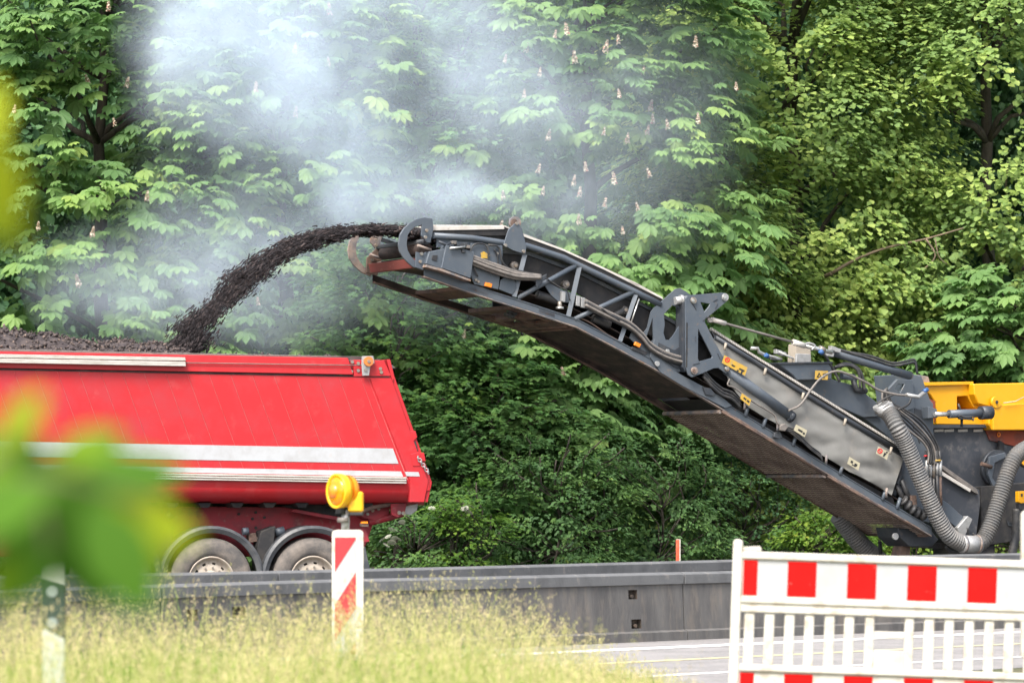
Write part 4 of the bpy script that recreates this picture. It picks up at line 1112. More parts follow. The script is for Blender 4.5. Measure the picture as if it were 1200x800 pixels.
# yellow hood
cplate([[(1081, 450.5), (1141, 449.5), (1144, 470), (1160, 474), (1160, 498), (1098, 497), (1097, 472), (1091, 463), (1083, 456)], [(1122, 464.5), (1134, 464), (1141, 477), (1150, 481), (1150, 489), (1122, 489)][::-1]], .95, .9, 'hood', M['yellow'], .012)
cplate([(1141, 449.5), (1260, 447.5), (1260, 503), (1163, 504), (1159, 497), (1159, 476), (1147, 473), (1142, 462)], .80, 1.1, 'hood', M['yellow'], .014)
cplate([(1080, 448), (1141, 447), (1141, 450.5), (1081, 452)], .90, 1.0, 'hood_edge', M['yellow'], .006)
cplate([(1163, 474), (1260, 470), (1260, 503.5), (1164, 504)], .74, .07, 'hood_panel', M['yellow'], .014)
MB().disc(C.pt(1168, 471, .72), -C.n, .085, -.06, 18).build('lifting_eye', M['yellow'], mm)
MB().disc(C.pt(1168, 471, .705), -C.n, .025, .012, 12).build('lifting_hole', M['dark'], mm)
ctube([(1200, 465), (1190, 470), (1176, 472)], .70, .008, 'hood_seam', M['sticker_pale'], 6)
cplate([(1087, 466), (1096, 470), (1096, 495), (1094, 480)], .93, .03, 'hood_slot', M['heat_red'], .002)
# dark body under the hood
cplate([(1093, 500), (1162, 501), (1260, 505), (1260, 634), (1104, 634), (1094, 560)], 1.0, 1.2, 'machine_body', M['steel_dusty'], .01)
cplate([(1094, 497.5), (1160, 497), (1162, 501), (1094, 501.6)], .9, .25, 'body_ledge', M['steel_dark'], .004)
for x_ in (1095, 1107, 1123, 1141):
    cplate([(x_, 503), (x_ + 11, 502.5), (x_ + 11, 505.5), (x_, 506)], .985, .012, 'ledge_pad', M['cover'], .002)
cplate([(1155, 503), (1260, 507), (1260, 524), (1195, 524), (1178, 520), (1160, 516)], .97, .03, 'heat_panel', M['heat_red'], .004)
ringp = [C.pt(1170.5 + 1.6 * math.cos(a), 509 + 2.4 * math.sin(a), .955) for a in np.linspace(0, 2 * math.pi, 13)]
MB().tube(ringp, .008, 5).build('orange_mark', M['orange'], mm)
cplate([(1096, 548), (1104, 546), (1148, 574), (1149, 590), (1144, 630), (1120, 642), (1100, 600)], .55, .1, 'skid_plate', M['steel_dusty'], .008)
cplate([(1102, 544), (1106, 545.5), (1145, 573), (1147, 579), (1142, 577), (1104, 549)], .48, .08, 'skid_rail', M['hose_dusty'], .004)
cplate([(1104, 552), (1138, 573), (1137, 576.5), (1103, 556)], .47, .03, 'skid_strip', M['cover'], .003)
cplate([(1104, 585), (1112, 590), (1132, 608), (1126, 622), (1104, 604)], .42, .1, 'ram_housing', M['steel'], .008)
cplate([(1122, 618), (1134, 604), (1140, 608), (1130, 630), (1124, 626)], .36, .1, 'ram_block', M['zinc'], .008)
ctube([(1134, 618), (1136, 628), (1144, 632), (1140, 624)], .3, .016, 'hose', M['hose_black'], 6, smooth=4)
c_ = C.pt(1166, 549, .9)
MB().tube([c_, c_ - C.n * .08], .28, 30).build('cover_disc', M['steel_dark'], mm)
MB().tube([c_ - C.n * .08, c_ - C.n * .1], .24, 30).build('cover_disc', M['steel_dusty'], mm)
cplate([(1160, 535), (1178, 530), (1180, 535), (1166, 542), (1163, 560), (1170, 568), (1164, 570), (1158, 556)], .74, .05, 'disc_arm', M['steel'], .006)
ctube([(1150, 543), (1162, 547)], .72, .03, 'disc_bolt', M['rust'], 8)
cplate([(1172, 516), (1177, 519), (1177, 530), (1171, 528)], .9, .06, 'body_bracket', M['dark'], .004)
cplate([(1150, 570), (1260, 560), (1260, 632), (1188, 634), (1150, 640)], .7, .2, 'undercarriage', M['dark'], .01)
cplate([(1112, 632), (1150, 636), (1166, 632), (1166, 654), (1112, 654)], .75, .4, 'track_housing', M['dark'], .01)
for k in range(4):
    cplate([(1180 + k * 2, 610 + k), (1186 + k * 2, 612), (1182 + k, 616)], .68, .02, 'undercarriage_bracket', M['steel_dark'], 0)
# hydraulic manifold in front of the tower
cplate([(1083, 547), (1104, 547), (1104, 549.4), (1083, 549.4)], .2, .06, 'manifold_bar', M['rust_edge'], .003)
for k, x_ in enumerate((1086, 1090.5, 1094, 1098, 1102)):
    ctube([(x_ - 1, 528), (x_, 545)], .2, .02, 'hose_end', M['hose_black'], 8)
    ctube([(x_, 539 + k % 2 * 3), (x_, 556 + k % 3 * 2)], .2, .026, 'hose_fitting', M['zinc'] if k != 2 else M['bolt'], 8)
    ctube([(x_, 557), (x_ + .4, 575), (x_ + 1, 592)], .2, .02, 'hose_end', M['hose_black'] if k < 4 else M['rust'], 8)
ctube([(1096, 539.3), (1102.5, 539.3)], .17, .014, 'hose_tag', M['sticker'], 6)
ctube([(1083, 534), (1087, 534)], .17, .012, 'hose_tag', M['sign_red'], 6)
for j in range(6):
    ctube([(1034 + j, 459 - j), (1035 + j * 2, 471), (1047 + j * 2.4, 484 - j), (1064 + j * 3, 503 - j * 2.2), (1080 + j * 2.6, 516 - j), (1088 + j * 2.4, 529 - j * .6), (1087 + j * 3.2, 544)], .12 + .02 * j, .016, 'hose', M['hose_black'] if j % 3 else M['hose_dusty'], 7, smooth=6)
# foot of conveyor: sleeves
ctube([(1046, 580), (1054, 562), (1058, 540)], .1, .05, 'foot_post', M['steel_dark'], 8)
cplate([(1052, 545), (1060, 538), (1070, 545), (1084, 580), (1090, 612), (1078, 610), (1060, 592), (1050, 575)], .15, .1, 'foot_plate', M['steel'], .006)
for (a, b) in [((1050, 568), (1060, 588)), ((1056, 562), (1068, 590))]:
    ctube([a, b], .05, .04, 'hose_sleeve', M['hose_black'], 8)
P_ = resample(smooth_path([C.pt(x_, y_, .02) for x_, y_ in [(1057, 585), (1066, 594), (1074, 600), (1084, 604)]], 6), .02)
MB().tube(P_, [.075 + .018 * math.sin(k * 1.3) + .008 * math.sin(k * 3.1) for k in range(len(P_))], 12).build('hose_sleeve', M['hose_black'], mm)
cplate([(1068, 580), (1074, 580), (1075, 592), (1068, 594)], -.02, .05, 'foot_clamp', M['rust'], .004)
# big ribbed extraction hoses
def ribbed(pts, off, r, name='ribbed_hose', amp=.013, step=.0205):
    P = smooth_path([C.pt(p[0], p[1], p[2] if len(p) > 2 else off) for p in pts], 10)
    P = resample(P, step)
    rr = [r + (amp * .6 if k % 2 else -amp) for k in range(len(P))]
    mb = MB().tube(P, rr, 18); mb.smooth = [False] * len(mb.smooth)
    o = mb.build(name, M['hose_grey'], mm)
    return o
HO = -.18
ribbed([(1034, 478, .1), (1043, 486, -.05), (1051, 500, HO), (1060, 517, HO), (1070, 540, HO), (1079, 562, HO), (1089, 585, HO), (1099, 607, HO), (1112, 627, HO), (1128, 637, HO)], HO, .118)
ribbed([(1146, 637.5, HO), (1154, 630, HO), (1162, 612, HO), (1170, 588, HO), (1177, 565, HO), (1184, 546, HO), (1192, 533, HO), (1206, 524, HO), (1224, 518, HO)], HO, .118)
ribbed([(982, 603), (993, 618), (1004, 632), (1020, 648), (1034, 660)], 1.5, .135)
ctube([(1126, 637), (1147, 637.6)], HO, .128, 'hose_coupling', M['zinc'], 20)
for x_ in (1128.5, 1144.5):
    ctube([(x_ - 1, 637.2), (x_ + 1, 637.3)], HO, .138, 'hose_clamp', M['rust_edge'], 20)
ctube([(1032.5, 473.6), (1035.5, 481.5)], .08, .128, 'hose_clamp', M['zinc'], 20)
ctube([(1035.5, 475.6), (1039, 483.0)], .04, .134, 'hose_clamp', M['zinc'], 20)
ctube([(1108, 640), (1114, 646), (1122, 648)], HO + .1, .02, 'hose', M['hose_black'], 6, smooth=4)
P_ = resample(smooth_path([C.pt(x_, y_, .4) for x_, y_ in [(1192, 596), (1191, 610), (1190, 630), (1186, 648), (1184, 660)]], 8), .03)
MB().tube(P_, [.075 if k % 2 else .06 for k in range(len(P_))], 12).build('ribbed_hose', M['hose_black'], mm)
# yellow fittings at the right edge
MB().disc(C.pt(1200, 540, .5), -C.n, .10, .06, 18).build('round_housing', M['black'], mm)
MB().disc(C.pt(1200.5, 539.6, .44), -C.n, .07, .02, 18).build('yellow_cap', M['yellow'], mm)
cplate([(1193.5, 575.5), (1206, 575), (1206, 588), (1197, 589.5), (1193.5, 588)], .3, .08, 'yellow_box', M['yellow'], .006)
cplate([(1196.5, 578), (1198.5, 578), (1198.5, 581.5), (1196.5, 581.5)], .295, .01, 'box_hole', M['ink'], 0)
cplate([(1194, 589.6), (1206, 589.6), (1206, 597), (1195, 597)], .32, .08, 'box_foot', M['black'], .004)

# ------------------------------------------------------------------ the falling stream of millings
S = [(474, 271), (450, 269), (420, 270), (388, 275), (352, 285), (320, 302), (290, 325), (262, 352), (238, 380), (216, 408), (204, 426)]
SWID = [(474, 9), (440, 8), (410, 10), (380, 13), (350, 14), (320, 15), (290, 17), (262, 18), (238, 20), (204, 24)]
Sp = smooth_path([C.pt(x_, y_, CW / 2) for x_, y_ in S], 12)
Sp = resample(Sp, .01)
SA = np.array([tuple(p) for p in Sp])
tan = nrm(np.gradient(SA, axis=0))
pxs = 600 + SA[:, 0] / SA[:, 1] * F
wid = np.interp(pxs, [p for p, _ in reversed(SWID)], [q for _, q in reversed(SWID)]) / 87.0
n = 62000
ti = rng.integers(0, len(SA), n)
clump = np.array([mnoise.noise(Vector((a * .012, b, 0))) for a, b in zip(ti, rng.random(n) * 3)])
side = np.clip(rng.normal(0, .38, n), -1.2, 1.2)
sidev = nrm(np.cross(tan, np.array((0, 1, 0.))))
tw_ = np.array([.84 + .8 * mnoise.noise(Vector((a * .021, 0, 8))) for a in range(len(SA))])
nc = 150
cc = rng.integers(0, len(SA), nc); cs = np.clip(rng.normal(0, .42, nc), -.95, .95)
pick = rng.integers(0, nc, n); use = rng.random(n) < .62
ti = np.where(use, np.clip(cc[pick] + rng.normal(0, 11, n).astype(int), 0, len(SA) - 1), ti)
side = np.where(use, cs[pick] + rng.normal(0, .20, n), side)
zz = wid[ti] * tw_[ti] * (side * .85 + .5 * clump) * np.where(rng.random(n) < .02, 1.4, 1)
lump = np.array([mnoise.noise(Vector((a * .05, b * 1.6, 3))) for a, b in zip(ti, side)])
ok = (lump > -.12) | (rng.random(n) < .22)
ti, zz = ti[ok], zz[ok]; n = len(ti)
pos = SA[ti] + sidev[ti] * zz[:, None] + rng.normal(0, .16, (n, 1)) * np.array([C.n.x, C.n.y, 0]) + rng.normal(0, .012, (n, 3))
st = chunk_v * np.array((.6, 3.0, .6))
Vc, Qc, rc = scatter(st, chunk_f, pos, tan[ti] + rng.normal(0, .18, (n, 3)), rng.normal(0, 1, (n, 3)), .005 + .022 * rng.random(n) ** 6, rng.random(n))
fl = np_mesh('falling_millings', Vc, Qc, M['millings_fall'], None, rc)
tag(fl, 'dark stream of milled asphalt arcing from conveyor head into red trailer', 'millings', None, 'stuff')
# material lying on the belt head
n = 1500
pos = np.array([tuple(C.pt(0, 0, 0))] * n)
for k in range(n):
    x_ = 470 + rng.random() * 60
    p = C.pt(x_, interp(x_, [470, 500, 530], [272, 277, 288]) + rng.normal(0, 2.6), .25 + rng.random() * (CW - .5))
    pos[k] = p
Vc, Qc, rc = scatter(chunk_v, chunk_f, pos, rng.normal(0, 1, (n, 3)), rng.normal(0, 1, (n, 3)), .025 + .04 * rng.random(n) ** 2, rng.random(n))
tag(np_mesh('belt_millings', Vc, Qc, M['millings_fall'], None, rc), 'dark millings riding on the conveyor head behind the round guard', 'millings', None, 'stuff')

# ------------------------------------------------------------------ trees
def palmate(nl=7):
    vs, fs = [], []
    for k in range(nl):
        a = lerp(-1.75, 1.75, k / (nl - 1))
        L = (1 - .42 * abs(a) / 1.75)
        w_ = .20 * L
        dx, dy = math.sin(a), math.cos(a)
        b = len(vs)
        def P(t, s, z): return (dx * t * L + dy * s, dy * t * L - dx * s, z)
        vs += [P(.04, 0, 0), P(.40, -w_ * .62, -.02), P(.72, -w_, -.10), P(1.0, 0, -.26), P(.72, w_, -.10), P(.40, w_ * .62, -.02), P(.6, 0, -.11)]
        fs += [(b, b + 6, b + 2, b + 1), (b + 6, b + 3, b + 2, b + 2), (b, b + 5, b + 4, b + 6), (b + 6, b + 4, b + 3, b + 3)]
    return np.array(vs), fs
def quads_only(fs):
    return np.array([f for f in fs])
PV, PF = palmate()
# faces with a doubled corner are invalid in a mesh, so use two quads per leaflet instead
PF = []
for k in range(7):
    b = k * 7
    PF += [(b, b + 6, b + 2, b + 1), (b + 6, b + 3, b + 2, b + 1)][:0]
    PF += [(b, b + 3, b + 2, b + 1), (b, b + 5, b + 4, b + 3)]
PF = np.array(PF)
# simple folded leaf (lime, shrub): two quads about the midrib
LV = np.array([(0, 0, 0), (-.30, .32, .06), (-.26, .66, .03), (0, 1.0, -.10), (.26, .66, .03), (.30, .32, .06)])
LF = np.array([(0, 3, 2, 1), (0, 5, 4, 3)])
RV = np.array([(0, 0, 0), (-.46, .22, .05), (-.38, .62, .02), (0, 1.0, -.12), (.38, .62, .02), (.46, .22, .05)])
# maple leaf: lobed outline of four quads
MV = np.array([(0, 0, 0), (-.42, .10, .0), (-.26, .36, .03), (-.55, .62, -.04), (-.17, .66, .02), (0, 1.05, -.10), (.17, .66, .02), (.55, .62, -.04), (.26, .36, .03), (.42, .10, .0), (0, .5, .0)])
MF = np.array([(0, 10, 2, 1), (10, 4, 3, 2), (10, 5, 4, 4), (0, 9, 8, 10), (10, 8, 7, 6), (10, 6, 5, 5)])
MF = np.array([(0, 10, 2, 1), (10, 4, 3, 2), (10, 6, 5, 4), (0, 9, 8, 10), (10, 8, 7, 6)])

def limb(mb, a, b, r0, r1, n=6, wob=.12, seg=8):
    a, b = Vector(a), Vector(b)
    pts = []
    for i in range(n + 1):
        t = i / n
        p = a.lerp(b, t)
        j = wob * math.sin(t * math.pi)
        p += Vector((mnoise.noise(p * 1.1 + Vector((5, 0, 0))), mnoise.noise(p * 1.1 + Vector((0, 7, 0))), .5 * mnoise.noise(p * 1.1))) * j * 2
        pts.append(p)
    mb.tube(pts, [lerp(r0, r1, i / n) for i in range(n + 1)], seg)
    return pts

TREES = []
def tree(name, label, cat, x, y, zc, rad, trunk_r, kind, n_spray, n_leaf, size, spray_r, group, matk, droop=.5, trunk_top=None, lean=0.0, sprays=None, back=.25, flat=.5, rb=0.0):
    root = thing(name, (x, y, 0), label, cat, group)
    rx, ry, rz = rad
    top = trunk_top or (zc + rz * .75)
    tb = MB()
    tp = limb(tb, (x, y, -.05), (x + lean, y + .1, top), trunk_r, trunk_r * .3, 10, .12, 10)
    # spray centres: lumpy shell of the crown, more of them on the road side
    C_ = []
    tries = 0
    while len(C_) < n_spray and tries < n_spray * 30:
        tries += 1
        d = rng.normal(0, 1, 3)
        d /= np.linalg.norm(d)
        if d[1] > back and rng.random() < .75: continue
        q = np.sign(d) * np.abs(d) ** .75                      # slightly boxy crown
        fr = 1 - .5 * rng.random() ** 1.8
        lump = 1 + .22 * mnoise.noise(Vector((d[0] * 2.2 + x, d[1] * 2.2, d[2] * 3.2 + y)))
        c = np.array((x, y, zc)) + q * np.array(rad) * fr * lump
        if c[2] < .5: continue
        C_.append(c)
    C_ = np.array(C_)
    # limbs to a share of the sprays
    for c in C_[::max(1, len(C_) // 26)]:
        h = max(.8, min(top * .95, c[2] - .5 - .5 * rng.random()))
        k = min(int(h / top * 10), 9)
        limb(tb, tp[k], c, trunk_r * .34, .012, 5, .25, 6)
    tb.build('trunk', M['bark'], root)
    N = n_spray * n_leaf
    ci = np.repeat(np.arange(len(C_)), n_leaf)
    N = len(ci)
    cen = C_[ci]
    out = cen - np.array((x, y, zc)); out[:, 2] *= .3; out = nrm(out)
    sr = np.repeat(spray_r * (.7 + .6 * rng.random(len(C_))), n_leaf)
    srnd = np.repeat(rng.random(len(C_)), n_leaf)
    phi = rng.random(N) * 2 * math.pi
    rr = np.sqrt(rng.random(N)) * sr
    rad_ = np.stack([np.cos(phi), np.sin(phi), np.zeros(N)], -1)
    pos = cen + rad_ * rr[:, None] + out * (sr * .2)[:, None]
    pos[:, 2] += -droop * (rr ** 2 / sr) * 1.1 + rng.normal(0, flat * .22, N) * sr
    fwd = rad_ * .9 + out * .8 + rng.normal(0, .24, (N, 3))
    fwd[:, 2] -= droop * (.5 + .8 * rng.random(N))
    up = np.array((0, 0, 1.0)) + out * .45 + rng.normal(0, .22, (N, 3))
    proto = {'palm': (PV, PF), 'leaf': (LV, LF), 'round': (RV, LF), 'maple': (MV, MF)}[kind]
    rnd = np.clip(.38 * rng.random(N) + .62 * srnd + rb, 0, 1)
    Vc, Qc, rc = scatter(proto[0], proto[1], pos, fwd, up, size * (.55 + .8 * rng.random(N)), rnd)
    np_mesh('crown', Vc, Qc, M[matk], root, rc)
    TREES.append((root, C_))
    return root, C_

WG, SG = 'trees behind the roadworks', 'shrubs behind the concrete barriers'
t1 = tree('horse_chestnut', 'horse chestnut with pale candles standing clear of the smoke, above the heap of millings', 'tree', -6.55, 57.0, 5.6, (2.9, 2.6, 6.2), .17, 'palm', 700, 12, .25, .46, WG, 'chestnut', .6, lean=.1)
t2 = tree('horse_chestnut', 'horse chestnut veiled by the thickest white smoke, above the red trailer', 'tree', -3.6, 57.4, 5.4, (2.5, 2.5, 6.0), .17, 'palm', 480, 12, .25, .46, WG, 'chestnut', .6)
t3 = tree('maple_tree', 'finer leaved maple veiled by smoke, directly above the conveyor discharge head', 'tree', -1.55, 57.6, 6.6, (1.7, 2.0, 5.0), .10, 'maple', 380, 36, .11, .42, WG, 'maple', .35)
t4 = tree('horse_chestnut', 'horse chestnut full of flower candles above the conveyor truss', 'tree', 1.25, 58.0, 6.8, (2.5, 2.4, 5.4), .17, 'palm', 520, 12, .25, .46, WG, 'chestnut', .6)
t5 = tree('lime_tree', 'tall yellow-green lime with drooping leaves and dark trunk above the tension cable', 'tree', 4.75, 62.5, 6.9, (2.7, 2.6, 6.8), .2, 'round', 520, 125, .105, .62, WG, 'lime', .8, trunk_top=13.5, lean=.25)
t5b = tree('lime_tree', 'lower light green lime with hanging sprays just behind the tension bracket', 'tree', 3.45, 60.6, 4.9, (1.5, 1.2, 3.0), .10, 'round', 190, 120, .10, .56, WG, 'lime', .8, trunk_top=7.5)
t6 = tree('lime_tree', 'yellow-green lime above the yellow hood, bare branch reaching out on its near side', 'tree', 8.3, 63.0, 7.6, (2.7, 2.5, 6.0), .17, 'round', 440, 125, .105, .62, WG, 'lime', .8, trunk_top=13)
t7 = tree('horse_chestnut', 'small dark horse chestnut right behind the yellow hood', 'tree', 8.7, 60.3, 3.6, (1.9, 1.2, 1.9), .1, 'palm', 170, 11, .25, .42, WG, 'chestnut', .6, rb=-.12)
t8 = tree('young_maple', 'slender young maple just behind the tailgate of the red trailer', 'tree', -1.75, 55.2, 3.5, (1.5, 1.0, 2.0), .055, 'maple', 240, 30, .11, .38, WG, 'maple', .4)
t9 = tree('horse_chestnut', 'low horse chestnut sapling seen beneath the conveyor truss', 'tree', .55, 56.0, 3.5, (1.5, 1.0, 1.5), .07, 'palm', 150, 11, .24, .42, WG, 'chestnut', .6, rb=-.1)
t10 = tree('maple_tree', 'dark bushy maple behind the gap between trailer and conveyor underside', 'tree', -.3, 55.0, 2.1, (1.2, .9, 1.7), .06, 'maple', 190, 30, .11, .36, WG, 'maple', .4, rb=-.12)
# shrubs
def shrub(label, px, Y, h, rx, matk, n_spray, size=.075, kind='leaf', ry=.7, rb=0.0, nl=34):
    return tree('shrub', label, 'shrub', (px - 600) / F * Y, Y, h * .52, (rx, ry, h * .5), .03, kind, n_spray, nl, size, .26, SG, matk, .45, trunk_top=h * .7, rb=rb)
s1 = shrub('elder bush with white flower heads close behind the mud flap of the trailer', 492, 53.4, 1.55, .85, 'shrub', 90)
s2 = shrub('bright green bush beside the elder, in front of the dark maple', 545, 53.2, 1.7, .55, 'bramble', 60, rb=-.2)
s3 = shrub('broad dark shrub below the middle of the conveyor', 650, 54.2, 2.6, 1.2, 'shrub', 170)
s4 = shrub('dark shrub just behind the small orange-red stake', 770, 55.0, 2.5, 1.1, 'shrub', 160, rb=-.05)
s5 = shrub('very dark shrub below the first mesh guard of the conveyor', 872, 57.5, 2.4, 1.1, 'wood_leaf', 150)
s6 = shrub('bright bramble bush beside the lower grey ribbed hose', 962, 56.8, 1.45, .7, 'bramble', 90)
s7 = shrub('bramble with yellowing leaves seen under the conveyor foot', 1075, 58.5, 1.4, 1.0, 'bramble', 80)
s8 = shrub('bramble at the far right seen under the machine body', 1190, 59.5, 1.5, 1.0, 'bramble', 70)
s9 = shrub('shrub behind the front half of the trailer, under the smoke', 130, 54.2, 2.2, 1.6, 'shrub', 110)
# candles of the chestnuts
bn = 40
bp = []
for k in range(bn):
    t = k / bn; a = k * 2.4
    r = .30 * (1 - t) ** .8 + .03
    bp.append((r * math.cos(a), r * math.sin(a), t * 1.6))
bp = np.array(bp)
fv = np.array([(-.09, 0, 0), (0, -.09, .03), (.09, 0, 0), (0, .09, .03)]); ff = np.array([(0, 1, 2, 3)])
bdir = nrm(bp * np.array((1, 1, .25)) + np.array((0, 0, .2)))
Vb, Qb, rb_ = scatter(fv, ff, bp, rng.normal(0, 1, (bn, 3)), bdir + rng.normal(0, .4, (bn, 3)), 1.6 + .6 * rng.random(bn), rng.random(bn))
bl_mesh = bpy.data.meshes.new('blossom')
_t = np_mesh('blossom', Vb, Qb, M['blossom'], None, rb_)
bl_mesh = _t.data
bpy.data.objects.remove(_t)
CAND = {0: [(127, 5), (148, 95), (135, 140), (172, 228), (108, 270), (93, 328), (16, 125), (45, 262), (104, 92)],
        1: [(346, 130), (300, 100), (385, 70), (257, 190), (305, 260), (303, 350), (386, 10), (345, 55), (280, 290)],
        3: [(580, 37), (616, 54), (591, 66), (614, 107), (616, 135), (642, 157), (630, 195), (636, 221), (672, 210), (687, 193), (679, 223), (720, 208), (708, 235), (748, 239), (762, 200), (730, 267), (679, 256), (758, 150), (783, 144), (765, 137), (707, 151), (735, 160), (762, 123), (726, 107), (753, 80), (665, 33), (725, 44), (650, 37), (709, 54), (674, 67), (632, 82), (815, 48), (863, 98), (818, 138)],
        9: [(590, 226), (586, 262), (543, 388), (661, 432), (585, 442)]}
for ti_, lst in CAND.items():
    root, C_ = TREES[ti_]
    front = C_[C_[:, 1] < root.location.y - .2]
    ppx = 600 + front[:, 0] / front[:, 1] * F; ppy = HOR - (front[:, 2] - CAMZ) / front[:, 1] * F
    for (x_, y_) in lst:
        dd = (ppx - x_) ** 2 + (ppy - y_) ** 2
        near = np.argsort(dd)[:4]
        c = front[near[np.argmin(front[near][:, 1])]]
        Yb = c[1] - .42
        o = link_mesh('blossom', bl_mesh, None, root)
        o.location = Vector(((x_ - 600) / F * Yb, Yb, CAMZ + (HOR - y_) / F * Yb - .1)) - root.location
        o.scale = (random.uniform(.08, .125),) * 3
        o.rotation_euler = (random.uniform(-.25, .25), random.uniform(-.25, .25), random.uniform(0, 6))
# elder flower heads
fh = MB()
for k in range(60):
    a, r = k * 2.4, .06 * math.sqrt(k / 60)
    x_, y_, z_ = r * math.cos(a), r * math.sin(a), .02 - 3 * r * r
    fh.add([(x_ - .008, y_, z_), (x_, y_ - .008, z_ + .003), (x_ + .008, y_, z_), (x_, y_ + .008, z_ + .003)], [(0, 1, 2, 3)])
_f = fh.build('flower_head', M['flower']); fmesh = _f.data; bpy.data.objects.remove(_f)
for (x_, y_) in [(448, 633), (459, 636), (464, 622), (452, 639), (467, 632), (459, 621), (455, 629), (462, 631), (506, 596), (545, 596), (549, 601), (552, 594), (547, 607), (480, 640), (471, 612)]:
    o = link_mesh('flower_head', fmesh, None, s1[0])
    Yb = 52.6
    o.location = Vector(((x_ - 600) / F * Yb, Yb, CAMZ + (HOR - y_) / F * Yb)) - s1[0].location
    o.rotation_euler = (R(35), random.uniform(-.4, .4), random.uniform(0, 6)); o.scale = (random.uniform(.75, 1.1),) * 3
# bare branch in the lime and dead twigs
db = MB()
def at(px, py, Y): return Vector(((px - 600) / F * Y, Y, CAMZ + (HOR - py) / F * Y))
for pts, r0 in [([(975, 320), (1003, 304), (1040, 290), (1085, 280), (1130, 267)], .03), ([(1085, 280), (1096, 300), (1080, 318)], .02), ([(1060, 286), (1062, 300)], .015), ([(1096, 280), (1100, 300), (1110, 310)], .012)]:
    P = smooth_path([at(x_, y_, 60.2) for x_, y_ in pts], 4)
    db.tube(P, [lerp(r0, r0 * .4, k / (len(P) - 1)) for k in range(len(P))], 7)
P = smooth_path([at(975, 320, 60.2), at(950, 335, 61.5), Vector((4.85, 62.5, 4.6))], 4)
db.tube(P, .035, 7)
db.build('bare_branch', M['twig'], t5[0])
# brushwood: dry brown heap by the elder
bt = MB()
for k in range(90):
    a = Vector((-1.9 + rng.normal(0, .5), 52.6 + rng.normal(0, .25), .02))
    b = a + Vector((rng.normal(0, .4), rng.normal(0, .2), .1 + .35 * rng.random()))
    bt.tube([a, (a + b) / 2 + Vector((0, 0, .08)), b], .006, 4)
tag(bt.build('brushwood', M['twig']), 'dry brown brushwood lying below the elder behind the barrier', 'brushwood', None, 'stuff')
# the wood behind, one mass
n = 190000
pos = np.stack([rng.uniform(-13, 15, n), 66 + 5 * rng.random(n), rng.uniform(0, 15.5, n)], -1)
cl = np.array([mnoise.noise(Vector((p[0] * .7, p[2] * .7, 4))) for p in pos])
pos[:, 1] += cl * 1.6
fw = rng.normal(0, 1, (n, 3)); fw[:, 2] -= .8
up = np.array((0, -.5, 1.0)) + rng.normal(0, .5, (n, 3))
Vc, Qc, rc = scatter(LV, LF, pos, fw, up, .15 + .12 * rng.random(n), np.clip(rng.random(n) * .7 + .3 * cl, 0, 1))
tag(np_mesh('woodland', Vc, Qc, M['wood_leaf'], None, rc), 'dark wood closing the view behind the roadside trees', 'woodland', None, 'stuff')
# low weeds at the foot of the shrubs
n = 9000
pos = np.stack([rng.uniform(-9, 12, n), 0 * rng.random(n), .04 + .3 * rng.random(n) ** 2], -1)
pos[:, 1] = 52.4 + .36 * (pos[:, 0] + 1) * (pos[:, 0] > -1) + 2.0 * rng.random(n)
Vc, Qc, rc = scatter(LV, LF, pos, rng.normal(0, 1, (n, 3)) + np.array((0, -.3, .4)), np.array((0, -.3, 1.)) + rng.normal(0, .4, (n, 3)), .06 + .07 * rng.random(n), rng.random(n))
tag(np_mesh('weeds', Vc, Qc, M['bramble'], None, rc), 'low weeds growing along the far side of the milled lane', 'weeds', None, 'stuff')
# yellow flowers beside the barrier
# ------------------------------------------------------------------ smoke
bmq = bmesh.new()
bmesh.ops.create_icosphere(bmq, subdivisions=4, radius=1)
for v in bmq.verts:
    d = v.co.normalized()
    q = Vector([math.copysign(abs(c) ** .55, c) for c in d])
    v.co = q * (1 + .05 * mnoise.noise(d * 3))
    v.co = Vector((-1.6 + v.co.x * 5.6, 51.55 + v.co.y * 1.55, 7.4 + v.co.z * 5.0))
me = bpy.data.meshes.new('smoke'); bmq.to_mesh(me); bmq.free()
sm = bpy.data.materials.new('smoke'); sm.use_nodes = True
t = sm.node_tree; N, L = t.nodes, t.links
for x_ in list(N):
    if x_.type == 'BSDF_PRINCIPLED': N.remove(x_)
pv = N.new('ShaderNodeVolumePrincipled')
pv.inputs['Color'].default_value = (.76, .87, 1.0, 1)
pv.inputs['Anisotropy'].default_value = -.35
L.new(pv.outputs[0], N['Material Output'].inputs['Volume'])
tc = N.new('ShaderNodeTexCoord')
wn = N.new('ShaderNodeTexNoise'); wn.inputs['Scale'].default_value = .55; wn.inputs['Detail'].default_value = 3
L.new(tc.outputs['Object'], wn.inputs['Vector'])
vsb = N.new('ShaderNodeVectorMath'); vsb.operation = 'SUBTRACT'; vsb.inputs[1].default_value = (.5, .5, .5)
L.new(wn.outputs['Color'], vsb.inputs[0])
vsc = N.new('ShaderNodeVectorMath'); vsc.operation = 'SCALE'; vsc.inputs['Scale'].default_value = 1.7
L.new(vsb.outputs[0], vsc.inputs[0])
wv = N.new('ShaderNodeVectorMath'); wv.operation = 'ADD'
L.new(tc.outputs['Object'], wv.inputs[0]); L.new(vsc.outputs[0], wv.inputs[1])
acc = None
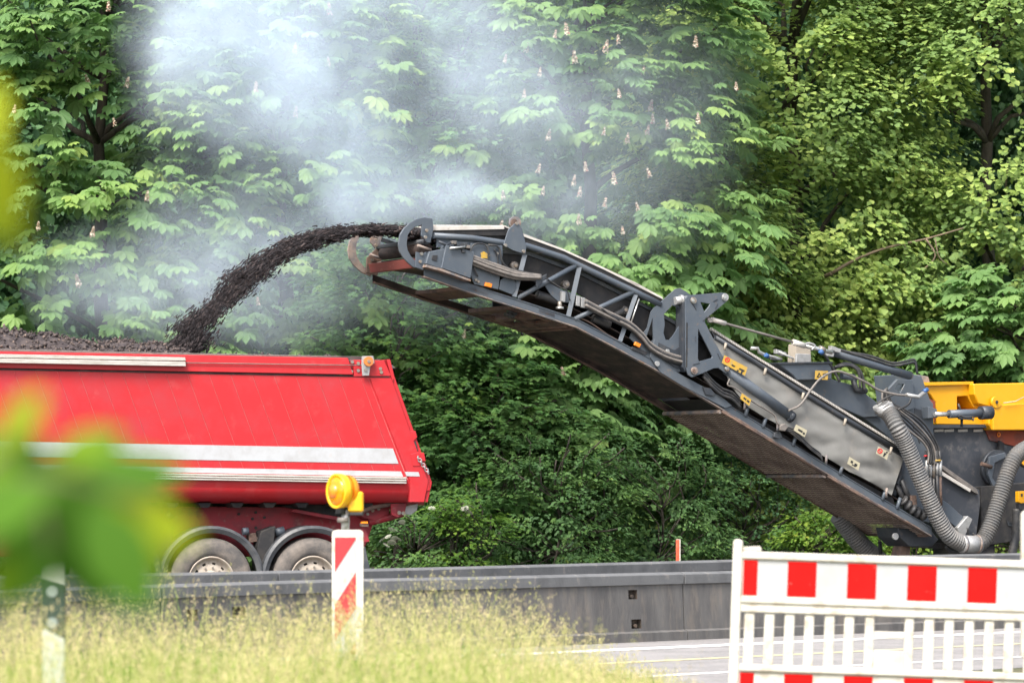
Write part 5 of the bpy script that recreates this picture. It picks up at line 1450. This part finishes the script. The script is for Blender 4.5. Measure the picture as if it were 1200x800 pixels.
# puffs: centre pixel, radii in metres, strength
for (px, py, rx, rz, st_) in [(470, 235, 1.9, .9, .75), (300, 80, 2.2, 2.2, 1.1), (225, 30, 1.4, 1.9, 1.0), (400, 160, 1.8, 1.6, .7), (570, 90, 2.2, 2.5, .6),
                              (300, 300, 2.7, 2.0, .5), (190, 340, 2.2, 1.5, .42), (650, 240, 2.0, 1.2, .3), (420, -10, 2.9, 2.0, .7), (540, 225, 1.4, .7, .4), (740, 150, 2.2, 2.6, .22), (520, 340, 2.2, 1.3, .14), (60, 360, 1.8, 1.2, .2)]:
    Yb = 51.4
    c = at(px, py, Yb)
    mp = N.new('ShaderNodeMapping')
    mp.inputs['Scale'].default_value = (1 / rx, 1 / 1.7, 1 / rz)
    mp.inputs['Location'].default_value = (-c.x / rx, -Yb / 1.7, -c.z / rz)
    L.new(wv.outputs[0], mp.inputs[0])
    g = N.new('ShaderNodeTexGradient'); g.gradient_type = 'QUADRATIC_SPHERE'
    L.new(mp.outputs[0], g.inputs[0])
    m_ = N.new('ShaderNodeMath'); m_.operation = 'MULTIPLY'; m_.inputs[1].default_value = st_
    L.new(g.outputs['Fac'], m_.inputs[0])
    if acc is None: acc = m_.outputs[0]
    else:
        a_ = N.new('ShaderNodeMath'); a_.operation = 'ADD'
        L.new(acc, a_.inputs[0]); L.new(m_.outputs[0], a_.inputs[1]); acc = a_.outputs[0]
fn = N.new('ShaderNodeTexNoise'); fn.inputs['Scale'].default_value = 1.1; fn.inputs['Detail'].default_value = 4; fn.inputs['Roughness'].default_value = .6
L.new(wv.outputs[0], fn.inputs['Vector'])
mr = N.new('ShaderNodeMapRange'); mr.inputs['From Min'].default_value = .32; mr.inputs['From Max'].default_value = .66; mr.inputs['To Min'].default_value = .3; mr.inputs['To Max'].default_value = 1.35
L.new(fn.outputs['Fac'], mr.inputs['Value'])
m_ = N.new('ShaderNodeMath'); m_.operation = 'MULTIPLY'
L.new(acc, m_.inputs[0]); L.new(mr.outputs[0], m_.inputs[1])
m2 = N.new('ShaderNodeMath'); m2.operation = 'MULTIPLY'; m2.inputs[1].default_value = 1.0
L.new(m_.outputs[0], m2.inputs[0])
L.new(m2.outputs[0], pv.inputs['Density'])
so = link_mesh('smoke', me, sm)
tag(so, 'pale drifting smoke rising from hot millings before the trees', 'smoke', None, 'stuff')

# ------------------------------------------------------------------ beacons
def rounded(w_, h_, r, seg=4):
    out = []
    for (cx, cz, a0) in [(w_ / 2 - r, h_ - r, 0), (-w_ / 2 + r, h_ - r, 90), (-w_ / 2 + .01, .01, 180), (w_ / 2 - .01, .01, 270)]:
        rr = r if a0 < 180 else .01
        for k in range(seg + 1):
            a = R(a0 + 90 * k / seg)
            out.append((cx + rr * math.cos(a), cz + rr * math.sin(a)))
    return out
def beacon(px, Y, top_z, label, lamp, rising, rot=0.0):
    x0 = (px - 600) / F * Y
    root = thing('guide_beacon', (x0, Y, 0), label, 'guide beacon', 'red and white guide beacons')
    W, H = .255, 1.06
    z0 = top_z - H
    b = MB().prism([rounded(W, H, .035)], lambda u, v: Vector((x0 + u, Y - .035, z0 + v)), lambda u, v: Vector((x0 + u, Y + .035, z0 + v)))
    b.build('panel', M['plastic_white'], root, .008)
    iw, i0, i1 = .17, .05, H - .06
    def P(u, v, d): return Vector((x0 - .018 + u, Y - .035 - d, z0 + v))
    MB().prism([[(-iw / 2, i0), (iw / 2, i0), (iw / 2, i1), (-iw / 2, i1)]], lambda u, v: P(u, v, .003), lambda u, v: P(u, v, -.002)).build('reflective_sheet', M['foil_white'], root)
    # red bands at a steep slant, clipped to the sheet
    sl = 1.55
    period = .56
    for k in range(-2, 5):
        c0 = i1 + .01 - k * period
        band = [(-iw / 2, c0 - .29), (iw / 2, c0 - .29 + iw * sl * rising), (iw / 2, c0 + iw * sl * rising), (-iw / 2, c0)]
        def clip(poly, lim, hi):
            out = []
            for i in range(len(poly)):
                a, b2 = poly[i], poly[(i + 1) % len(poly)]
                ia = (a[1] <= lim) if hi else (a[1] >= lim); ib = (b2[1] <= lim) if hi else (b2[1] >= lim)
                if ia: out.append(a)
                if ia != ib:
                    t_ = (lim - a[1]) / (b2[1] - a[1]); out.append((lerp(a[0], b2[0], t_), lim))
            return out
        band = clip(clip(band, i1, True), i0, False)
        if len(band) >= 3:
            MB().prism([band], lambda u, v: P(u, v, .006), lambda u, v: P(u, v, .0035)).build('red_band', M['foil_red_old'], root)
    ft = MB(); ft.prism([rounded(.75, .11, .03)], lambda u, v: Vector((x0 + u, Y - .2, v)), lambda u, v: Vector((x0 + u, Y + .2, v))); ft.build('base_plate', M['black'], root, .01)
    MB().box((x0 - .05, Y - .025, .1), (x0 + .05, Y + .025, z0 + .01)).build('foot_post', M['plastic_white'], root, .005)
    if lamp:
        MB().tube([(x0 - .02, Y, top_z - .01), (x0 - .015, Y, top_z + .16)], .035, 12).build('lamp_tube', M['zinc'], root)
        MB().tube([(x0 - .035, Y, top_z + .06), (x0 - .035, Y, top_z + .1)], .05, 10).build('tube_clip', M['hose_dusty'], root)
        lp = hub('warning_lamp', root)
        s = 1.0
        zc = top_z + .315
        # two round amber lenses back to back, seen obliquely, and the battery box
        ax = Vector((-.80, -.60, 0)).normalized()
        c = Vector((x0 - .035, Y - .0, zc))
        l1 = MB(); lathe_y(l1, c + ax * .06, ax, [(.118, 0), (.116, .012), (.10, .026), (.07, .036), (.03, .041), (.002, .042)], 28); l1.build('lens', M['lens'], lp)
        l2 = MB(); lathe_y(l2, c - ax * .02, -ax, [(.132, 0), (.132, .03), (.122, .055), (.09, .075), (.04, .086), (.002, .088)], 28); l2.build('lens', M['lens'], lp)
        rg = MB(); lathe_y(rg, c + ax * .0, ax, [(.11, 0), (.135, 0), (.143, .03), (.143, .075), (.134, .082), (.117, .066), (.112, .05)], 28); rg.build('lens_ring', M['lampbox'], lp)
        bulb = MB(); lathe_y(bulb, c + ax * .06, ax, [(.06, .03), (.052, .05), (.035, .062), (.002, .068)], 18); lathe_y(bulb, c - ax * .025, ax, [(.118, 0), (.118, .03)], 24); bulb.build('lens_dome', M['orange'], lp)
        mb = MB(); mb.box((x0 + .005, Y - .07, top_z + .145), (x0 + .128, Y + .06, top_z + .31)); mb.build('battery_box', M['lampbox'], lp, .014)
        mb = MB(); mb.box((x0 + .01, Y - .068, top_z + .118), (x0 + .125, Y + .058, top_z + .143)); mb.build('box_foot', M['black'], lp, .005)
        mb = MB(); mb.tube([(x0 - .055, Y - .02, top_z + .13), (x0 - .055, Y - .02, top_z + .225)], [.045, .038], 10); mb.build('lamp_clamp', M['black'], lp)
    return root
def lathe_y(mb, c, ax, prof, seg=24):
    ax = Vector(ax).normalized(); x = ax.cross(Vector((0, 0, 1))).normalized(); z = x.cross(ax)
    vs, fs = [], []
    for (r, t_) in prof:
        for k in range(seg):
            a = 2 * math.pi * k / seg
            vs.append(c + (x * math.cos(a) + z * math.sin(a)) * r + ax * t_)
    for i in range(len(prof) - 1):
        for k in range(seg):
            k2 = (k + 1) % seg
            fs.append((i * seg + k, i * seg + k2, (i + 1) * seg + k2, (i + 1) * seg + k))
    mb.add(vs, fs, True)
YB = 29.4
beacon(407.5, YB, CAMZ - (620.5 - HOR) / F * YB, 'red-and-white beacon with a yellow warning lamp standing in the tall grass', True, 1)
YB2 = 26.2
beacon(1217, YB2, CAMZ - (598 - HOR) / F * YB2, 'red-and-white beacon without a lamp, half hidden behind the white plastic fence', False, 1)
# small stake behind the far wall
YS = 51.0
xs_ = (795 - 600) / F * YS
st = thing('marker_stake', (xs_, YS, 0), 'small orange-red stake with a pale side standing behind the rear concrete barrier', 'marker stake')
zt = CAMZ - (631.5 - HOR) / F * YS
MB().box((xs_ - .035, YS - .03, 0), (xs_ + .03, YS + .03, zt)).build('stake_post', M['plastic_white'], st, .005)
MB().box((xs_ - .037, YS - .035, .3), (xs_ + .012, YS - .0305, zt - .005)).build('red_face', M['stake_red'], st)

# ------------------------------------------------------------------ white plastic barrier fence
YF = 24.0
Bp = Plane(1030, YF, 0)
bf = thing('barrier_fence', (Bp.pt(1030, 700).x, YF, 0), 'white plastic barrier fence with red-and-white boards, leaning slightly to one side', 'barrier fence')
TS = .0335                                                   # the fence leans: its rails fall to one side
def bpx(u, y): return (u - (y - 645) * .035, y + (u - 870) * TS)   # fence coordinates -> photo pixels
def bpl(loops, off, th, name, m, bevel=.004):
    if not isinstance(loops[0][0], (tuple, list)): loops = [loops]
    return plate(Bp, [[bpx(*p) for p in l] for l in loops], off, th, name, m, bf, bevel)
UR = 1255
bpl([(859.5, 634), (862, 632), (868, 632), (870.5, 634), (870.5, 848), (859.5, 848)], -.03, .06, 'end_post', M['plastic_white'], .008)
bpl([(UR, 634), (UR + 11, 634), (UR + 11, 848), (UR, 848)], -.03, .06, 'end_post', M['plastic_white'], .008)
bpl([(870.8, 640.5), (891, 639), (893, 644.6), (871, 645.2)], -.02, .04, 'corner_clip', M['plastic_white'], .004)
bpl([(870.8, 645.6), (UR, 645.6), (UR, 654.4), (870.8, 654.4)], -.035, .07, 'top_rail', M['plastic_white'], .008)
bpl([(870.8, 654.6), (UR, 654.6), (UR, 697.4), (870.8, 697.4)], -.012, .024, 'upper_board', M['plastic_white'], 0)
bpl([(870.8, 697.6), (UR, 697.6), (UR, 706), (870.8, 706)], -.035, .07, 'middle_rail', M['plastic_white'], .008)
bpl([(870.8, 706.2), (UR, 706.2), (UR, 710), (870.8, 710)], -.02, .04, 'middle_web', M['plastic_white'], 0)
bpl([(870.8, 710.2), (UR, 710.2), (UR, 716.5), (870.8, 716.5)], -.032, .064, 'middle_rail', M['plastic_white'], .006)
bpl([(872, 655.3), (UR - 1, 655.3), (UR - 1, 696.8), (872, 696.8)], -.015, .002, 'white_sheet', M['foil_white'], 0)
u = 872.2
for (a, b) in [(872.2, 888.5), (924, 957.6), (994, 1027.8), (1064.5, 1098.4), (1135, 1169), (1205.5, 1239)]:
    bpl([(a, 655.5), (b, 655.5), (b, 696.6), (a, 696.6)], -.0185, .003, 'red_stripe', M['foil_red'], 0)
pk = [(875.5, 887), (899, 910.5), (922.5, 934), (946, 957), (969.5, 981), (992.5, 1004), (1017, 1027.5), (1063.5, 1074), (1086, 1098), (1110, 1121), (1133.5, 1144.5), (1157, 1168), (1180.5, 1191.5), (1204, 1215), (1227.5, 1238.5)]
for (a, b) in pk:
    bpl([(a, 716.7), (b, 716.7), (b, 777.4), (a, 777.4)], -.018, .036, 'picket', M['plastic_white'], .006)
bpl([(1027.7, 734), (1063.3, 734), (1063.3, 742), (1027.7, 742)], -.018, .036, 'grip_bar', M['plastic_white'], .005)
bpl([(1027.7, 756), (1063.3, 756), (1063.3, 777.4), (1027.7, 777.4)], -.014, .028, 'grip_panel', M['plastic_white'], .004)
bpl([(870.8, 777.6), (UR, 777.6), (UR, 785.6), (870.8, 785.6)], -.035, .07, 'bottom_rail', M['plastic_white'], .008)
bpl([(870.8, 785.8), (UR, 785.8), (UR, 815), (870.8, 815)], -.012, .024, 'lower_board', M['plastic_white'], 0)
for (a, b) in [(872.2, 888.5), (924, 957.6), (994, 1027.8), (1064.5, 1098.4), (1135, 1169), (1205.5, 1239)]:
    bpl([(a, 787), (b, 787), (b, 814), (a, 814)], -.015, .003, 'red_stripe', M['foil_red'], 0)
bpl([(870.8, 815.2), (UR, 815.2), (UR, 823), (870.8, 823)], -.035, .07, 'bottom_rail', M['plastic_white'], .006)
for uu in (865, UR + 5):
    p = Bp.pt(*bpx(uu, 846))
    MB().box((p.x - .2, YF - .4, .0), (p.x + .2, YF + .4, .11)).build('fence_foot', M['black'], bf, .015)

# ------------------------------------------------------------------ roadside delineator post
YD = 18.2
xd = (64 - 600) / F * YD
dl = thing('delineator_post', (xd, YD, .2), 'slim white roadside post with black band and round reflectors behind the blurred leaves', 'delineator post')
def dz(y): return CAMZ - (y - HOR) / F * YD
fr, sd_ = 13 / F * YD, .10
def post_seg(za_l, za_r, zb_l, zb_r, name, m, g=0.0):
    vs = []
    for (zl, zr) in ((zb_l, zb_r), (za_l, za_r)):
        vs += [(xd - fr - g, YD - .04 - g, zl), (xd + fr + g, YD - .05 - g, zr), (xd + fr * .8 + g, YD + sd_ * .6, zr), (xd - fr * .8 - g, YD + sd_ * .6, zl)]
    MB().add(vs, [(0, 1, 2, 3), (4, 5, 6, 7), (0, 1, 5, 4), (1, 2, 6, 5), (2, 3, 7, 6), (3, 0, 4, 7)]).build(name, m, dl, .004)
post_seg(dz(636), dz(646), .05, .05, 'post', M['post_white'])
post_seg(dz(678), dz(686), dz(735), dz(748), 'black_band', M['post_black'], .003)
for y_ in (693, 729):
    MB().tube([(xd - .005, YD - .046, dz(y_)), (xd - .005, YD - .056, dz(y_))], .027, 16).build('reflector', M['reflector'], dl)

# ------------------------------------------------------------------ blurred foreground sapling
YL = 3.3
def fpt(px, py, Y=YL): return Vector(((px - 600) / F * Y, Y, CAMZ + (HOR - py) / F * Y))
fb = thing('leafy_sapling', (fpt(-150, 580).x, YL, .25), 'out of focus bright green leaves of a sapling close to the viewer', 'sapling')
stem_top = fpt(-150, 60)
MB().tube(smooth_path([Vector((stem_top.x, YL, .2)), Vector((stem_top.x - .02, YL, .9)), fpt(-150, 500), stem_top, fpt(-100, -200)], 5), .010, 8).build('stem', M['twig'], fb)
tw = [[(-150, 620), (-60, 585), (30, 560), (110, 570), (175, 590)], [(-150, 230), (-70, 190), (-20, 180)], [(30, 560), (50, 600), (60, 650)], [(-60, 585), (-10, 540), (20, 510)]]
for t_ in tw:
    P = smooth_path([fpt(*p) for p in t_], 5)
    MB().tube(P, [lerp(.004, .0015, k / (len(P) - 1)) for k in range(len(P))], 6).build('twig', M['twig'], fb)
leafs = [(15, 520, 120, 250, .1), (60, 545, 110, 310, .2), (100, 560, 120, 20, .3), (150, 590, 95, 350, .95), (85, 600, 130, 280, .0), (40, 610, 120, 240, .1), (120, 610, 110, 300, .25), (20, 570, 110, 200, .35), (-15, 540, 100, 120, .6), (5, 650, 60, 250, .6), (-15, 190, 85, 300, 1.0), (-35, 160, 90, 80, 1.0), (-30, 240, 80, 330, .9), (10, 490, 60, 60, .85), (75, 520, 70, 30, .7), (165, 610, 60, 300, 1.0), (130, 655, 60, 310, .55), (150, 560, 50, 20, .15), (110, 520, 50, 60, .05)]
lv, lf = [], []
nseg = 6
for k in range(nseg + 1):
    t_ = k / nseg
    w_ = .34 * math.sin(math.pi * min(1, t_ * .93 + .05)) ** .8 * (1 - .25 * t_)
    if k == nseg: w_ = .01
    zc_ = -.18 * t_ * t_
    lv += [(-w_, t_, zc_ + .06 * w_), (0, t_, zc_ - .02), (w_, t_, zc_ + .06 * w_)]
for k in range(nseg):
    b = k * 3
    lf += [(b, b + 1, b + 4, b + 3), (b + 1, b + 2, b + 5, b + 4)]
lv = np.array(lv); lf = np.array(lf)
for (px, py, ln, ang, rv) in leafs:
    p = fpt(px + 6, py + (14 if py > 300 else 0), YL + random.uniform(-.12, .12))
    a = R(ang)
    fwd = np.array([[math.cos(a), random.uniform(-.4, .4), math.sin(a)]])
    up = np.array([[random.uniform(-.4, .4), -1.0, .7]])
    Vl, Ql, rl = scatter(lv, lf, np.array([tuple(p - Vector(fwd[0]) * (ln / F * YL * .3))]), fwd, up, [ln / F * YL * 1.25], np.array([rv]))
    o = np_mesh('leaf', Vl, Ql, M['fore_leaf'], fb, rl)
    o.data.polygons.foreach_set('use_smooth', [True] * len(o.data.polygons))

# ------------------------------------------------------------------ meadow grass
def grass_positions(n, y0, y1):
    out = []
    tot = 0
    while tot < n:
        y = rng.uniform(y0, y1, n * 2)
        x = rng.uniform(-.155, .075, n * 2) * y
        k = verge_d(x, y) > .02
        out.append(np.stack([x[k], y[k]], -1)); tot += k.sum()
    return np.concatenate(out)[:n]
def blades(n, hmin, hmax, wd, bend, rlo, rhi):
    P = grass_positions(n, 15.6, 32.0)
    d = verge_d(P[:, 0], P[:, 1])
    patch = np.array([mnoise.noise(Vector((a * .9, b * .6, 2))) for a, b in P])
    h = (hmin + (hmax - hmin) * rng.random(n)) * (1 + .45 * patch) * np.clip(.22 + d / 1.9, .22, 1)
    az = rng.random(n) * 2 * math.pi
    dirv = np.stack([np.cos(az), np.sin(az)], -1) * (bend * (.3 + rng.random(n)))[:, None] * h[:, None]
    z0 = verge_z(P[:, 0], P[:, 1])
    fa = rng.random(n) * math.pi
    wv = np.stack([np.cos(fa), np.sin(fa) * .3], -1) * wd
    V = np.zeros((n, 7, 3)); 
    for li, (t_, wf) in enumerate([(0, 1), (.4, .85), (.75, .55)]):
        c = P + dirv * t_ ** 2
        V[:, li * 2, :2] = c - wv * wf; V[:, li * 2 + 1, :2] = c + wv * wf
        V[:, li * 2, 2] = V[:, li * 2 + 1, 2] = z0 + h * (t_ - .25 * bend * t_ ** 3)
    V[:, 6, :2] = P + dirv; V[:, 6, 2] = z0 + h * (1 - .3 * bend)
    tri_q = np.array([(0, 1, 3, 2), (2, 3, 5, 4)])
    Q4 = (tri_q[None] + (np.arange(n) * 7)[:, None, None]).reshape(-1, 4)
    Q3 = (np.array([[4, 5, 6]])[None] + (np.arange(n) * 7)[:, None, None]).reshape(-1, 3)
    pt2 = np.array([mnoise.noise(Vector((a * .8, b * .35, 9))) for a, b in P])
    rv = np.clip(rlo + (rhi - rlo) * rng.random(n) + .55 * pt2 - .07, 0, 1)
    return V.reshape(-1, 3), Q4, Q3, np.repeat(rv, 7), V[:, 6], dirv, h
# blades, stalks and seed heads joined in one mesh
Va, Qa, Ta, ra, _, _, _ = blades(64000, .16, .38, .0034, .5, .0, .70)
Vs, Qs, Ts, rs_, tips, dv, hh = blades(7500, .34, .82, .0017, .3, .35, .98)
# seed heads: small spikelets along the upper quarter of each stalk
m_ = 9
base_ = np.repeat(tips, m_, 0)
tt = np.tile(np.linspace(0, 1, m_), len(tips))
sz = np.repeat(.05 + .10 * rng.random(len(tips)), m_)
pp = base_ + np.stack([-np.repeat(dv[:, 0], m_) * tt * .3, -np.repeat(dv[:, 1], m_) * tt * .3, -tt * sz * 1.3], -1) + rng.normal(0, .011, (len(base_), 3))
SV = np.array([(-.16, 0, 0), (0, .5, .1), (.16, 0, 0), (0, -.5, -.1)]); SF = np.array([(0, 1, 2, 3)])
fw = rng.normal(0, .6, (len(pp), 3)) + np.array((0, 0, 1.))
Vh, Qh, rh = scatter(SV, SF, pp, fw, rng.normal(0, 1, (len(pp), 3)), .013 + .014 * rng.random(len(pp)), np.clip(np.repeat(.6 + .4 * rng.random(len(tips)), m_), 0, 1))
Vall = np.concatenate([Va, Vs, Vh]); rall = np.concatenate([ra, rs_, rh])
Q4 = np.concatenate([Qa, Qs + len(Va), Qh + len(Va) + len(Vs)]); Q3 = np.concatenate([Ta, Ts + len(Va)])
me = bpy.data.meshes.new('meadow_grass')
me.vertices.add(len(Vall)); me.vertices.foreach_set('co', Vall.astype(np.float32).ravel())
lp = np.concatenate([Q4.ravel(), Q3.ravel()]).astype(np.int32)
me.loops.add(len(lp)); me.loops.foreach_set('vertex_index', lp)
me.polygons.add(len(Q4) + len(Q3))
me.polygons.foreach_set('loop_start', np.concatenate([np.arange(len(Q4)) * 4, len(Q4) * 4 + np.arange(len(Q3)) * 3]).astype(np.int32))
a_ = me.attributes.new('rnd', 'FLOAT', 'POINT'); a_.data.foreach_set('value', rall.astype(np.float32))
me.update(calc_edges=True)
go = link_mesh('meadow_grass', me, M['grass'])
tag(go, 'tall dry meadow grass with seed heads on the road verge', 'grass', None, 'stuff')
